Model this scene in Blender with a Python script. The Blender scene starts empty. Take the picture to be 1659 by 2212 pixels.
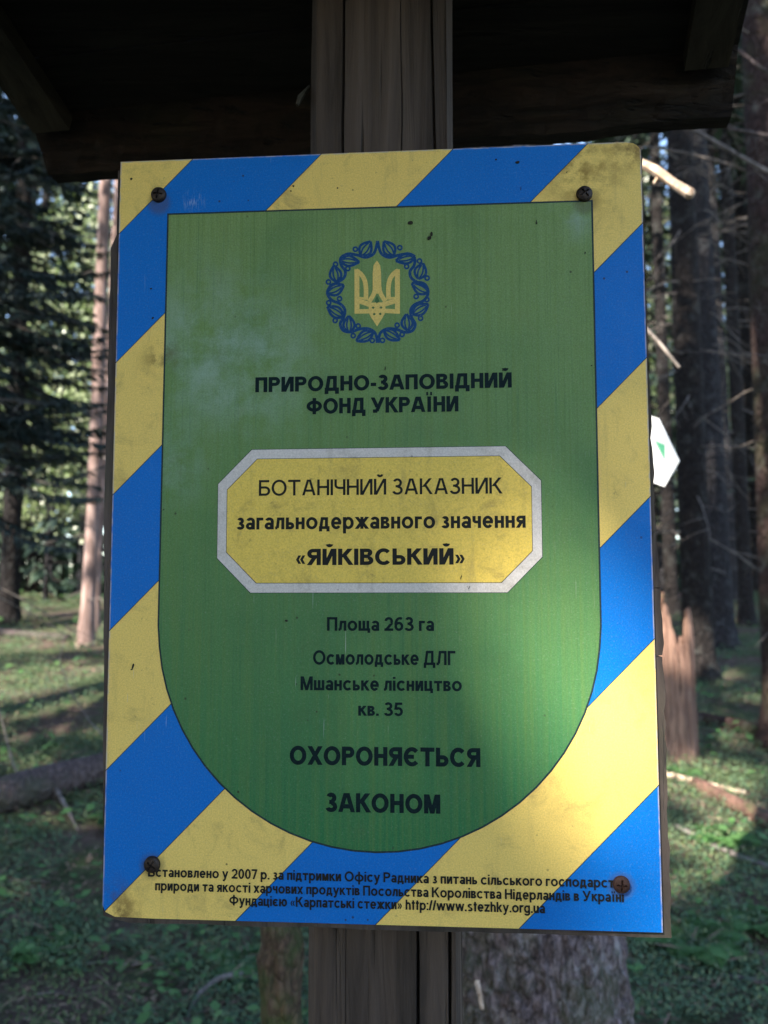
import bpy, math, random
import numpy as np
from mathutils import Vector, Matrix, noise as mnoise

scene = bpy.context.scene
COL = scene.collection
rad = math.radians

# ------------------------------------------------------------------ camera
PITCH = rad(4.75)
CAM = Vector((0.0, 0.0, 1.5))
RIGHT = Vector((1, 0, 0))
FWD = Vector((0, math.cos(PITCH), math.sin(PITCH)))
UP = Vector((0, -math.sin(PITCH), math.cos(PITCH)))
cam_data = bpy.data.cameras.new('camera')
cam = bpy.data.objects.new('camera', cam_data)
COL.objects.link(cam)
cam.location = CAM
cam.rotation_euler = (rad(90) + PITCH, 0, 0)
cam_data.sensor_fit = 'VERTICAL'
cam_data.sensor_height = 36.0
cam_data.lens = 36.0 * 1840 / 2212
cam_data.clip_start = 0.02
cam_data.clip_end = 500
cam_data.dof.use_dof = True
cam_data.dof.focus_distance = 0.66
cam_data.dof.aperture_fstop = cam_data.lens / 4.0
scene.camera = cam

# ------------------------------------------------------------------ light
SUN_EL = rad(43)
SUN_AZ = rad(218)           # clockwise from +Y: behind the camera, to its left
SUN_DIR = Vector((math.sin(SUN_AZ) * math.cos(SUN_EL), math.cos(SUN_AZ) * math.cos(SUN_EL), math.sin(SUN_EL)))
world = bpy.data.worlds.new('World')
scene.world = world
world.use_nodes = True
wn = world.node_tree
sky = wn.nodes.new('ShaderNodeTexSky')
sky.sky_type = 'NISHITA'
sky.sun_disc = False
sky.sun_elevation = SUN_EL
sky.sun_rotation = SUN_AZ
sky.altitude = 900
wn.links.new(sky.outputs[0], wn.nodes['Background'].inputs[0])
wn.nodes['Background'].inputs[1].default_value = 0.12
sun_data = bpy.data.lights.new('sun', 'SUN')
sun_data.energy = 3.6
sun_data.angle = rad(0.5)
sun_data.color = (1.0, 0.93, 0.82)
sun = bpy.data.objects.new('sun', sun_data)
COL.objects.link(sun)
sun.rotation_euler = SUN_DIR.to_track_quat('Z', 'Y').to_euler()
sun.location = SUN_DIR * 30

scene.view_settings.view_transform = 'Standard'
scene.view_settings.look = 'None'
scene.view_settings.exposure = 2.4
scene.view_settings.gamma = 1.0
scene.cycles.max_bounces = 6
scene.cycles.diffuse_bounces = 3
scene.cycles.glossy_bounces = 2
scene.cycles.transparent_max_bounces = 4
scene.cycles.sample_clamp_indirect = 4.0


def U(px, py, d):
    """the point seen at photo position (px, py) of a 1659 x 2212 frame, d metres along the view axis"""
    return CAM + FWD * d + RIGHT * ((px - 829.5) / 1840 * d) + UP * ((1106 - py) / 1840 * d)


def zg(x, y):
    t = y - 3.1
    z = 0.19 * (0.5 * (t + math.sqrt(t * t + 0.25)))
    t2 = y - 10.8
    z -= 0.30 * (0.5 * (t2 + math.sqrt(t2 * t2 + 1.2)))
    z += 0.035 * mnoise.noise(Vector((x * 0.9, y * 0.9, 3.0))) + 0.10 * mnoise.noise(Vector((x * 0.25, y * 0.25, 8.0)))
    return z


# ------------------------------------------------------------------ node helpers
class NT:
    def __init__(self, name):
        self.m = bpy.data.materials.new(name)
        self.m.use_nodes = True
        self.t = self.m.node_tree
        self.b = self.t.nodes['Principled BSDF']
        self.co = self.t.nodes.new('ShaderNodeTexCoord').outputs['Object']

    def sock(self, node, idx, v):
        if isinstance(v, bpy.types.NodeSocket):
            self.t.links.new(v, node.inputs[idx])
        elif v is not None:
            if isinstance(v, (tuple, list)) and len(v) == 3 and node.inputs[idx].type == 'RGBA':
                v = (*v, 1)
            node.inputs[idx].default_value = v

    def scaled(self, s, src=None):
        n = self.t.nodes.new('ShaderNodeMapping')
        self.sock(n, 0, src or self.co)
        n.inputs['Scale'].default_value = s
        return n.outputs[0]

    def noise(self, scale, detail=3, rough=0.55, vec=None, dist=0.0):
        n = self.t.nodes.new('ShaderNodeTexNoise')
        self.sock(n, 'Vector', vec or self.co)
        n.inputs['Scale'].default_value = scale
        n.inputs['Detail'].default_value = detail
        n.inputs['Roughness'].default_value = rough
        n.inputs['Distortion'].default_value = dist
        return n.outputs[0]

    def voro(self, scale, vec=None, feat='F1', rnd=1.0):
        n = self.t.nodes.new('ShaderNodeTexVoronoi')
        n.feature = feat
        self.sock(n, 'Vector', vec or self.co)
        n.inputs['Scale'].default_value = scale
        n.inputs['Randomness'].default_value = rnd
        return n.outputs['Distance']

    def ramp(self, v, a, b, lo=0.0, hi=1.0, smooth=True):
        n = self.t.nodes.new('ShaderNodeMapRange')
        n.interpolation_type = 'SMOOTHSTEP' if smooth else 'LINEAR'
        self.sock(n, 0, v)
        for i, q in zip((1, 2, 3, 4), (a, b, lo, hi)):
            n.inputs[i].default_value = q
        return n.outputs[0]

    def math(self, op, a, b=None):
        n = self.t.nodes.new('ShaderNodeMath')
        n.operation = op
        self.sock(n, 0, a)
        self.sock(n, 1, b)
        return n.outputs[0]

    def mix(self, f, a, b, mode='MIX'):
        n = self.t.nodes.new('ShaderNodeMix')
        n.data_type = 'RGBA'
        n.blend_type = mode
        self.sock(n, 0, f)
        self.sock(n, 6, a)
        self.sock(n, 7, b)
        return n.outputs[2]

    def near(self, x, z, r0, r1):
        n = self.t.nodes.new('ShaderNodeVectorMath')
        n.operation = 'DISTANCE'
        s = self.scaled((1, 0, 1))
        self.sock(n, 0, s)
        n.inputs[1].default_value = (x, 0, z)
        return self.ramp(n.outputs['Value'], r0, r1, 1.0, 0.0)

    def island(self):
        return self.t.nodes.new('ShaderNodeNewGeometry').outputs['Random Per Island']

    def sep(self, i):
        n = self.t.nodes.new('ShaderNodeSeparateXYZ')
        self.sock(n, 0, self.co)
        return n.outputs[i]

    def out(self, col, rough=0.8, bump=None, bs=0.3, bd=0.01, spec=0.3):
        self.sock(self.b, 'Base Color', col)
        self.sock(self.b, 'Roughness', rough)
        self.b.inputs['Specular IOR Level'].default_value = spec
        if bump is not None:
            n = self.t.nodes.new('ShaderNodeBump')
            n.inputs['Strength'].default_value = bs
            n.inputs['Distance'].default_value = bd
            self.sock(n, 'Height', bump)
            self.t.links.new(n.outputs[0], self.b.inputs['Normal'])
        return self.m


def mat_print(name, col, green=False, dirt=0.35, rough=0.48, screws=True, bump=True):
    """printed film: grain of the foil, dirt, specks, stains by the screws and corners"""
    n = NT(name)
    c = col
    if green:
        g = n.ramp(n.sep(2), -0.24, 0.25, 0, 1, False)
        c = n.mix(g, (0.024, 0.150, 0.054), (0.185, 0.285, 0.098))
        st = n.noise(1.0, 4, 0.7, n.scaled((210, 1, 4)))
        c = n.mix(n.ramp(n.noise(1.0, 3, 0.7, n.scaled((520, 1, 7))), 0.50, 0.75, 0, 0.35), c, (0.018, 0.10, 0.045))
        c = n.mix(n.ramp(st, 0.38, 0.72, 0, 0.42), c, (0.125, 0.20, 0.045))
        big = n.noise(9, 3, 0.6)
        c = n.mix(n.ramp(big, 0.45, 0.8, 0, 0.5), c, (0.04, 0.14, 0.055))
        fade_glare = n.noise(26, 7, 0.68)
        for (x, z, r, k) in ((-0.13, 0.145, 0.10, 0.60), (-0.165, 0.05, 0.05, 0.5), (0.155, 0.242, 0.03, 0.6), (-0.09, 0.12, 0.08, 0.35)):  # pale faded patches; the one by the top right screw is painted glare
            f = n.math('MULTIPLY', n.near(x, z, 0, r), n.ramp(fade_glare, 0.36, 0.68, 0, k))
            c = n.mix(f, c, (0.30, 0.42, 0.36))
    grain = n.noise(900, 3, 0.75)
    c = n.mix(n.ramp(grain, 0.30, 0.70, 0.0, 0.42), c, n.mix(1.0, c, (0.42, 0.42, 0.42), 'MULTIPLY'))
    weave = n.noise(620, 3, 0.75)
    c = n.mix(n.ramp(weave, 0.52, 0.80, 0.0, 0.22), c, (0.32, 0.32, 0.30))
    if dirt > 0:
        d = n.noise(36, 9, 0.68, dist=0.6)
        c = n.mix(n.ramp(d, 0.50, 0.78, 0, dirt), c, (0.13, 0.10, 0.05))
        fine = n.noise(210, 5, 0.7)
        c = n.mix(n.ramp(fine, 0.60, 0.74, 0, dirt), c, (0.11, 0.085, 0.05))
        drip = n.noise(1.0, 5, 0.6, n.scaled((75, 1, 9)))
        c = n.mix(n.ramp(drip, 0.56, 0.78, 0, dirt * 0.6), c, (0.15, 0.12, 0.07))
        speck = n.voro(75)
        on = n.ramp(n.noise(14, 2), 0.5, 0.6, 0, 1)
        c = n.mix(n.math('MULTIPLY', n.ramp(speck, 0.05, 0.09, 0.75, 0), on), c, (0.03, 0.025, 0.015))
    if screws:
        for (x, z) in ((-0.177, 0.2675), (0.1655, 0.256), (-0.1715, -0.2575), (0.181, -0.264)):
            c = n.mix(n.math('MULTIPLY', n.near(x, z - 0.004, 0.0055, 0.0125), 0.5), c, (0.07, 0.05, 0.035))
        for (x, z, r, col2) in ((0.205, 0.297, 0.030, (0.12, 0.07, 0.02)), (-0.200, -0.296, 0.034, (0.09, 0.05, 0.02)),
                                (0.165 if 'yellow' in name else 9, 0.275, 0.05, (0.24, 0.15, 0.03)), (-0.173, 0.135, 0.022, (0.08, 0.06, 0.02))):
            f = n.math('MULTIPLY', n.near(x, z, 0.0, r), n.ramp(n.noise(55, 5, 0.65), 0.40, 0.62, 0, 0.85))
            c = n.mix(f, c, col2)
        # pale scuffs on the stripes
        sc = n.noise(1.0, 3, 0.6, n.scaled((700, 1, 90)))
        f = n.math('MULTIPLY', n.near(-0.148, 0.265, 0.0, 0.013), n.ramp(sc, 0.50, 0.62, 0, 0.55))
        c = n.mix(f, c, (0.35, 0.42, 0.55))
        edge = n.math('ADD', n.ramp(n.math('ABSOLUTE', n.sep(0)), 0.2088, 0.2094, 0, 1), n.ramp(n.sep(2), 0.2990, 0.2995, 0, 1))
        c = n.mix(n.math('MULTIPLY', n.math('MINIMUM', edge, 1.0), n.ramp(n.noise(90, 4), 0.35, 0.6, 0.15, 0.8)), c, (0.36, 0.33, 0.35))
        scr = n.noise(1.0, 2, 0.5, n.scaled((900, 1, 28)))
        c = n.mix(n.math('MULTIPLY', n.ramp(scr, 0.70, 0.74, 0, 0.5), n.ramp(n.noise(11, 2), 0.52, 0.62)), c, (0.42, 0.44, 0.44))
    bmp = n.math('ADD', weave, n.math('MULTIPLY', n.noise(60, 2), 0.8))
    r = n.ramp(n.noise(80, 4), 0.3, 0.7, rough - 0.07, rough + 0.10)
    return n.out(c, r, bmp if bump else None, 0.25, 0.0004, 0.16)


def mat_wood(name, dark, light, scale=(60, 60, 3), rough=0.85, moss=0.0, bs=0.6, bd=0.003):
    n = NT(name)
    v = n.scaled(scale)
    a = n.noise(1.0, 7, 0.65, v, 0.8)
    b = n.noise(0.35, 3, 0.5, v)
    crk = n.noise(1.6, 4, 0.6, n.scaled((scale[0] * 1.3, scale[1] * 1.3, scale[2] * 0.5)))
    c = n.mix(n.ramp(a, 0.28, 0.72), dark, light)
    c = n.mix(n.ramp(b, 0.35, 0.7, 0, 0.55), c, tuple(q * 0.45 for q in dark))
    c = n.mix(n.ramp(crk, 0.62, 0.70, 0, 0.8), c, (0.008, 0.007, 0.006))
    if moss:
        c = n.mix(n.ramp(n.noise(9, 6, 0.7), 0.48, 0.66, 0, moss), c, (0.035, 0.060, 0.018))
    h = n.math('SUBTRACT', a, n.math('MULTIPLY', n.ramp(crk, 0.60, 0.70), 0.8))
    return n.out(c, rough, h, bs, bd)


def mat_bark(name, dark, light, lichen=(0.20, 0.22, 0.20), lich=0.4, moss=0.0, scale=1.0, bd=0.02):
    n = NT(name)
    v = n.scaled((scale * 30, scale * 30, scale * 14))
    d = n.noise(1.2, 4, 0.6, v)
    n2 = n.t.nodes.new('ShaderNodeVectorMath')
    n2.operation = 'ADD'
    n.sock(n2, 0, v)
    n.sock(n2, 1, d)
    cell = n.voro(1.0, n2.outputs[0], 'DISTANCE_TO_EDGE')
    a = n.noise(2.2, 7, 0.7, v)
    c = n.mix(n.ramp(a, 0.3, 0.7), dark, light)
    c = n.mix(n.ramp(cell, 0.0, 0.14, 0.55, 0), c, tuple(q * 0.35 for q in dark))
    c = n.mix(n.ramp(n.noise(1.1 * scale, 6, 0.7), 0.35, 0.7, 0, 0.55), c, tuple(q * 0.5 for q in light))
    if lich:
        c = n.mix(n.ramp(n.noise(9 * scale, 9, 0.78), 0.52, 0.62, 0, lich), c, lichen)
    if moss:
        c = n.mix(n.ramp(n.noise(3.5 * scale, 7, 0.7), 0.46, 0.62, 0, moss), c, (0.04, 0.075, 0.02))
    h = n.math('ADD', n.ramp(cell, 0.0, 0.25), n.math('MULTIPLY', a, 0.6))
    return n.out(c, 0.92, h, 0.7, bd, 0.15)


def mat_leaf(name, cols, rough=0.5, trans=0.25, spec=0.35):
    n = NT(name)
    r = n.island()
    c = n.mix(n.ramp(r, 0.0, 0.5, 0, 1, False), cols[0], cols[1])
    c = n.mix(n.ramp(r, 0.5, 1.0, 0, 1, False), c, cols[2])
    m = n.out(c, rough, spec=spec)
    if trans:
        tr = n.t.nodes.new('ShaderNodeBsdfTranslucent')
        n.sock(tr, 0, c)
        mx = n.t.nodes.new('ShaderNodeMixShader')
        mx.inputs[0].default_value = trans
        n.t.links.new(n.b.outputs[0], mx.inputs[1])
        n.t.links.new(tr.outputs[0], mx.inputs[2])
        n.t.links.new(mx.outputs[0], n.t.nodes['Material Output'].inputs[0])
    return m


def mat_flat(name, col, rough=0.6, spec=0.3, metal=0.0, var=None, vs=200):
    n = NT(name)
    c = col
    if var:
        c = n.mix(n.ramp(n.noise(vs, 5, 0.65), 0.35, 0.7), col, var)
    n.b.inputs['Metallic'].default_value = metal
    return n.out(c, rough, spec=spec)


# ------------------------------------------------------------------ mesh helpers
class MB:
    def __init__(self):
        self.v, self.f, self.mi = [], [], []

    def add(self, vs, fs, mi=0):
        o = len(self.v)
        self.v.extend([tuple(p) for p in vs])
        self.f.extend([tuple(i + o for i in q) for q in fs])
        self.mi.extend([mi] * len(fs))

    def box(self, x0, x1, y0, y1, z0, z1, mi=0):
        self.add([(x0, y0, z0), (x1, y0, z0), (x1, y1, z0), (x0, y1, z0), (x0, y0, z1), (x1, y0, z1), (x1, y1, z1), (x0, y1, z1)],
                 [(0, 3, 2, 1), (4, 5, 6, 7), (0, 1, 5, 4), (1, 2, 6, 5), (2, 3, 7, 6), (3, 0, 4, 7)], mi)

    def hexa(self, p, mi=0):
        """eight corners: bottom four then top four"""
        self.add(p, [(0, 3, 2, 1), (4, 5, 6, 7), (0, 1, 5, 4), (1, 2, 6, 5), (2, 3, 7, 6), (3, 0, 4, 7)], mi)

    def flat(self, poly, y, mi=0):
        """polygon of (x, z) facing -y"""
        self.add([(p[0], y, p[1]) for p in poly], [tuple(range(len(poly)))], mi)

    def prism(self, poly, y0, y1, mi=0, mside=None):
        n = len(poly)
        self.add([(p[0], y0, p[1]) for p in poly] + [(p[0], y1, p[1]) for p in poly],
                 [tuple(range(n)), tuple(range(2 * n - 1, n - 1, -1))], mi)
        self.add([(p[0], y0, p[1]) for p in poly] + [(p[0], y1, p[1]) for p in poly],
                 [(i, n + i, n + (i + 1) % n, (i + 1) % n) for i in range(n)], mi if mside is None else mside)

    def tube(self, pts, rr, n=10, mi=0, rough=0.0, seed=0, cap=True, ell=1.0, freq=3.0):
        pts = [Vector(p) for p in pts]
        vs, fs = [], []
        ref = None
        for i, p in enumerate(pts):
            t = (pts[min(i + 1, len(pts) - 1)] - pts[max(i - 1, 0)]).normalized()
            if ref is None:
                ref = Vector((0, -1, 0)) if abs(t.y) < 0.9 else Vector((1, 0, 0))
            u = (ref - t * ref.dot(t)).normalized()
            ref = u
            w = t.cross(u)
            for k in range(n):
                a = 2 * math.pi * k / n
                r = rr[i]
                if rough:
                    q = p + (u * math.cos(a) + w * math.sin(a)) * r
                    r *= 1 + rough * mnoise.noise(Vector((q.x * freq + seed, q.y * freq, q.z * freq * 0.45)) * (0.5 / max(rr[i], 0.02)) * 0.2) \
                        + rough * 0.5 * mnoise.noise(Vector((math.cos(a) * 3 + seed, math.sin(a) * 3, q.z * freq)))
                vs.append(p + u * math.cos(a) * r + w * math.sin(a) * r * ell)
        for i in range(len(pts) - 1):
            for k in range(n):
                k2 = (k + 1) % n
                fs.append((i * n + k, i * n + k2, (i + 1) * n + k2, (i + 1) * n + k))
        if cap:
            fs.append(tuple(range(n - 1, -1, -1)))
            fs.append(tuple(range((len(pts) - 1) * n, len(pts) * n)))
        self.add(vs, fs, mi)

    def build(self, name, mats, parent=None, base=(0, 0, 0), smooth=False):
        me = bpy.data.meshes.new(name)
        b = Vector(base)
        me.from_pydata([Vector(p) - b for p in self.v], [], self.f)
        if not isinstance(mats, (list, tuple)):
            mats = [mats]
        for m in mats:
            me.materials.append(m)
        if len(mats) > 1:
            me.polygons.foreach_set('material_index', self.mi)
        if smooth:
            me.polygons.foreach_set('use_smooth', [True] * len(me.polygons))
        me.update()
        o = bpy.data.objects.new(name, me)
        COL.objects.link(o)
        if parent:
            o.parent = parent
        else:
            o.location = b
        return o


def fast_mesh(name, V, F, mat, parent=None, loc=(0, 0, 0)):
    """V: (n,3) array; F: (m,4) array"""
    me = bpy.data.meshes.new(name)
    V = np.asarray(V, np.float32)
    F = np.asarray(F, np.int32)
    k = F.shape[1]
    me.vertices.add(len(V))
    me.vertices.foreach_set('co', V.ravel())
    me.loops.add(F.size)
    me.loops.foreach_set('vertex_index', F.ravel())
    me.polygons.add(len(F))
    me.polygons.foreach_set('loop_start', np.arange(0, F.size, k, dtype=np.int32))
    me.polygons.foreach_set('loop_total', np.full(len(F), k, np.int32))
    me.materials.append(mat)
    me.update(calc_edges=True)
    o = bpy.data.objects.new(name, me)
    COL.objects.link(o)
    o.location = loc
    if parent:
        o.parent = parent
    return o


def tag(o, label=None, cat=None, group=None, kind=None):
    if label:
        o['label'] = label
    if cat:
        o['category'] = cat
    if group:
        o['group'] = group
    if kind:
        o['kind'] = kind
    return o


def thing(name, label, cat, loc, group=None):
    o = bpy.data.objects.new(name, None)
    COL.objects.link(o)
    o.location = loc
    o.empty_display_size = 0.1
    return tag(o, label, cat, group)


# ------------------------------------------------------------------ materials
M_blue = mat_print('blue_print', (0.0005, 0.145, 0.52), dirt=0.05)
M_yellow = mat_print('yellow_print', (0.80, 0.57, 0.150), dirt=0.5)
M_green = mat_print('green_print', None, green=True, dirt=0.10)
M_line = mat_print('dark_line_print', (0.012, 0.030, 0.035), dirt=0.0, screws=False)
M_ink = mat_flat('black_ink', (0.012, 0.013, 0.012), 0.6, 0.12)
M_ink_green = mat_flat('ink_over_green', (0.002, 0.009, 0.011), 0.6, 0.10, var=(0.004, 0.016, 0.017), vs=500)
M_plaque_white = mat_print('plaque_border_print', (0.62, 0.57, 0.53), dirt=0.5, screws=False)
M_plaque_yellow = mat_print('plaque_yellow_print', (0.76, 0.54, 0.105), dirt=0.55, screws=False)
M_emblem_blue = mat_print('emblem_blue_print', (0.002, 0.052, 0.165), dirt=0.0, screws=False)
M_emblem_gold = mat_print('emblem_gold_print', (0.70, 0.51, 0.145), dirt=0.12, screws=False)
M_emblem_green = mat_print('emblem_ground_print', (0.05, 0.13, 0.045), dirt=0.0, screws=False)
M_sheet_edge = mat_flat('sheet_edge', (0.40, 0.37, 0.36), 0.7, var=(0.22, 0.19, 0.18))
M_post = mat_wood('weathered_post_wood', (0.024, 0.0175, 0.0135), (0.088, 0.064, 0.050), (48, 48, 2.6), bs=0.9, bd=0.004)
M_board = mat_wood('weathered_board_wood', (0.036, 0.028, 0.023), (0.105, 0.080, 0.068), (40, 40, 6), moss=0.15)
M_roof = mat_wood('dark_roof_wood', (0.011, 0.009, 0.007), (0.032, 0.027, 0.020), (4, 45, 45), bs=0.8)
M_eave = mat_wood('rotten_eave_wood', (0.007, 0.005, 0.004), (0.034, 0.021, 0.014), (9, 60, 60), moss=0.1, bs=1.0, bd=0.006)
M_rafter = mat_wood('rafter_wood', (0.026, 0.023, 0.016), (0.060, 0.052, 0.036), (45, 6, 45))
M_screw = mat_flat('dark_screw_steel', (0.020, 0.017, 0.016), 0.55, 0.4, 0.5, (0.05, 0.03, 0.02), 900)
M_screw_rust = mat_flat('rusty_screw_steel', (0.040, 0.020, 0.016), 0.7, 0.2, 0.2, (0.028, 0.016, 0.013), 900)
M_speck = mat_flat('dried_dirt', (0.018, 0.018, 0.012), 0.9)
M_white = mat_flat('white_painted_metal', (0.82, 0.83, 0.82), 0.45, 0.4, var=(0.76, 0.77, 0.76), vs=20)
M_mark_green = mat_flat('green_trail_paint', (0.10, 0.42, 0.24), 0.5)
M_bark_dark = mat_bark('dark_spruce_bark', (0.010, 0.008, 0.0075), (0.034, 0.028, 0.026), (0.085, 0.088, 0.080), 0.42, scale=0.9, bd=0.03)
M_bark_grey = mat_bark('blue_grey_spruce_bark', (0.014, 0.0125, 0.0135), (0.046, 0.042, 0.045), (0.10, 0.105, 0.105), 0.42, scale=0.9, bd=0.03)
M_bark_red = mat_bark('reddish_spruce_bark', (0.022, 0.014, 0.0125), (0.070, 0.042, 0.036), (0.13, 0.125, 0.105), 0.5, moss=0.2, scale=0.7)
M_bark_flaky = mat_bark('flaky_spruce_bark', (0.040, 0.029, 0.028), (0.25, 0.19, 0.19), (0.38, 0.35, 0.34), 0.45, moss=0.35, scale=1.5, bd=0.010)
M_dead = mat_wood('bare_pink_trunk_wood', (0.13, 0.075, 0.06), (0.40, 0.285, 0.25), (24, 24, 4.0), bs=0.8, bd=0.01)
M_dead2 = mat_wood('dead_branch_wood', (0.09, 0.075, 0.065), (0.24, 0.20, 0.17), (40, 40, 10))
M_pale = mat_wood('pale_fresh_break_wood', (0.34, 0.22, 0.14), (0.74, 0.58, 0.44), (60, 60, 14), bs=0.7)
M_stump = mat_wood('splintered_stump_wood', (0.10, 0.050, 0.036), (0.44, 0.265, 0.19), (38, 38, 3.2), bs=1.0, bd=0.02)
M_log = mat_bark('purple_grey_log_bark', (0.060, 0.045, 0.045), (0.15, 0.115, 0.11), (0.12, 0.12, 0.10), 0.2, moss=0.25, scale=0.8)
M_redlog = mat_wood('red_rotten_wood', (0.060, 0.030, 0.022), (0.19, 0.105, 0.075), (24, 24, 9), moss=0.6, bs=1.0, bd=0.01)
M_root = mat_wood('grey_root_wood', (0.085, 0.072, 0.066), (0.26, 0.22, 0.20), (60, 60, 22))
M_needles = mat_leaf('spruce_needles', [(0.014, 0.030, 0.020), (0.026, 0.048, 0.030), (0.040, 0.064, 0.036)], 0.55, 0.10)
M_needles_near = mat_leaf('shaded_spruce_needles', [(0.018, 0.034, 0.028), (0.032, 0.050, 0.040), (0.055, 0.062, 0.052)], 0.6, 0.08)
M_beech = mat_leaf('broad_leaves', [(0.13, 0.19, 0.06), (0.22, 0.28, 0.11), (0.42, 0.44, 0.28)], 0.35, 0.35, 0.8)
M_cover = mat_leaf('wood_sorrel_leaves', [(0.055, 0.105, 0.060), (0.090, 0.155, 0.082), (0.18, 0.215, 0.10)], 0.6, 0.2, 0.15)
M_moss = mat_leaf('moss_tufts', [(0.075, 0.115, 0.045), (0.10, 0.145, 0.05), (0.16, 0.19, 0.075)], 0.8, 0.15)
M_litter = mat_leaf('brown_leaf_litter', [(0.080, 0.052, 0.040), (0.15, 0.10, 0.08), (0.30, 0.22, 0.15)], 0.8, 0.1, 0.1)
M_fern = mat_leaf('fern_fronds', [(0.05, 0.13, 0.035), (0.075, 0.17, 0.05), (0.10, 0.20, 0.06)], 0.5, 0.3)


def mat_ground():
    n = NT('forest_floor')
    a = n.noise(3.0, 8, 0.65)
    b = n.noise(18, 8, 0.7)
    c = n.mix(n.ramp(b, 0.3, 0.7), (0.065, 0.046, 0.038), (0.165, 0.118, 0.094))
    c = n.mix(n.ramp(a, 0.40, 0.60, 0, 0.85), c, n.mix(n.ramp(n.noise(40, 5, 0.7), 0.3, 0.7), (0.035, 0.060, 0.026), (0.085, 0.12, 0.048)))
    return n.out(c, 0.95, n.math('ADD', b, n.noise(70, 5, 0.7)), 0.9, 0.03, 0.1)


M_ground = mat_ground()

# ------------------------------------------------------------------ lettering
# every letter is drawn from strokes on a cap height of 1: v stem, h bar, d diagonal, a arc, q quad


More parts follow.
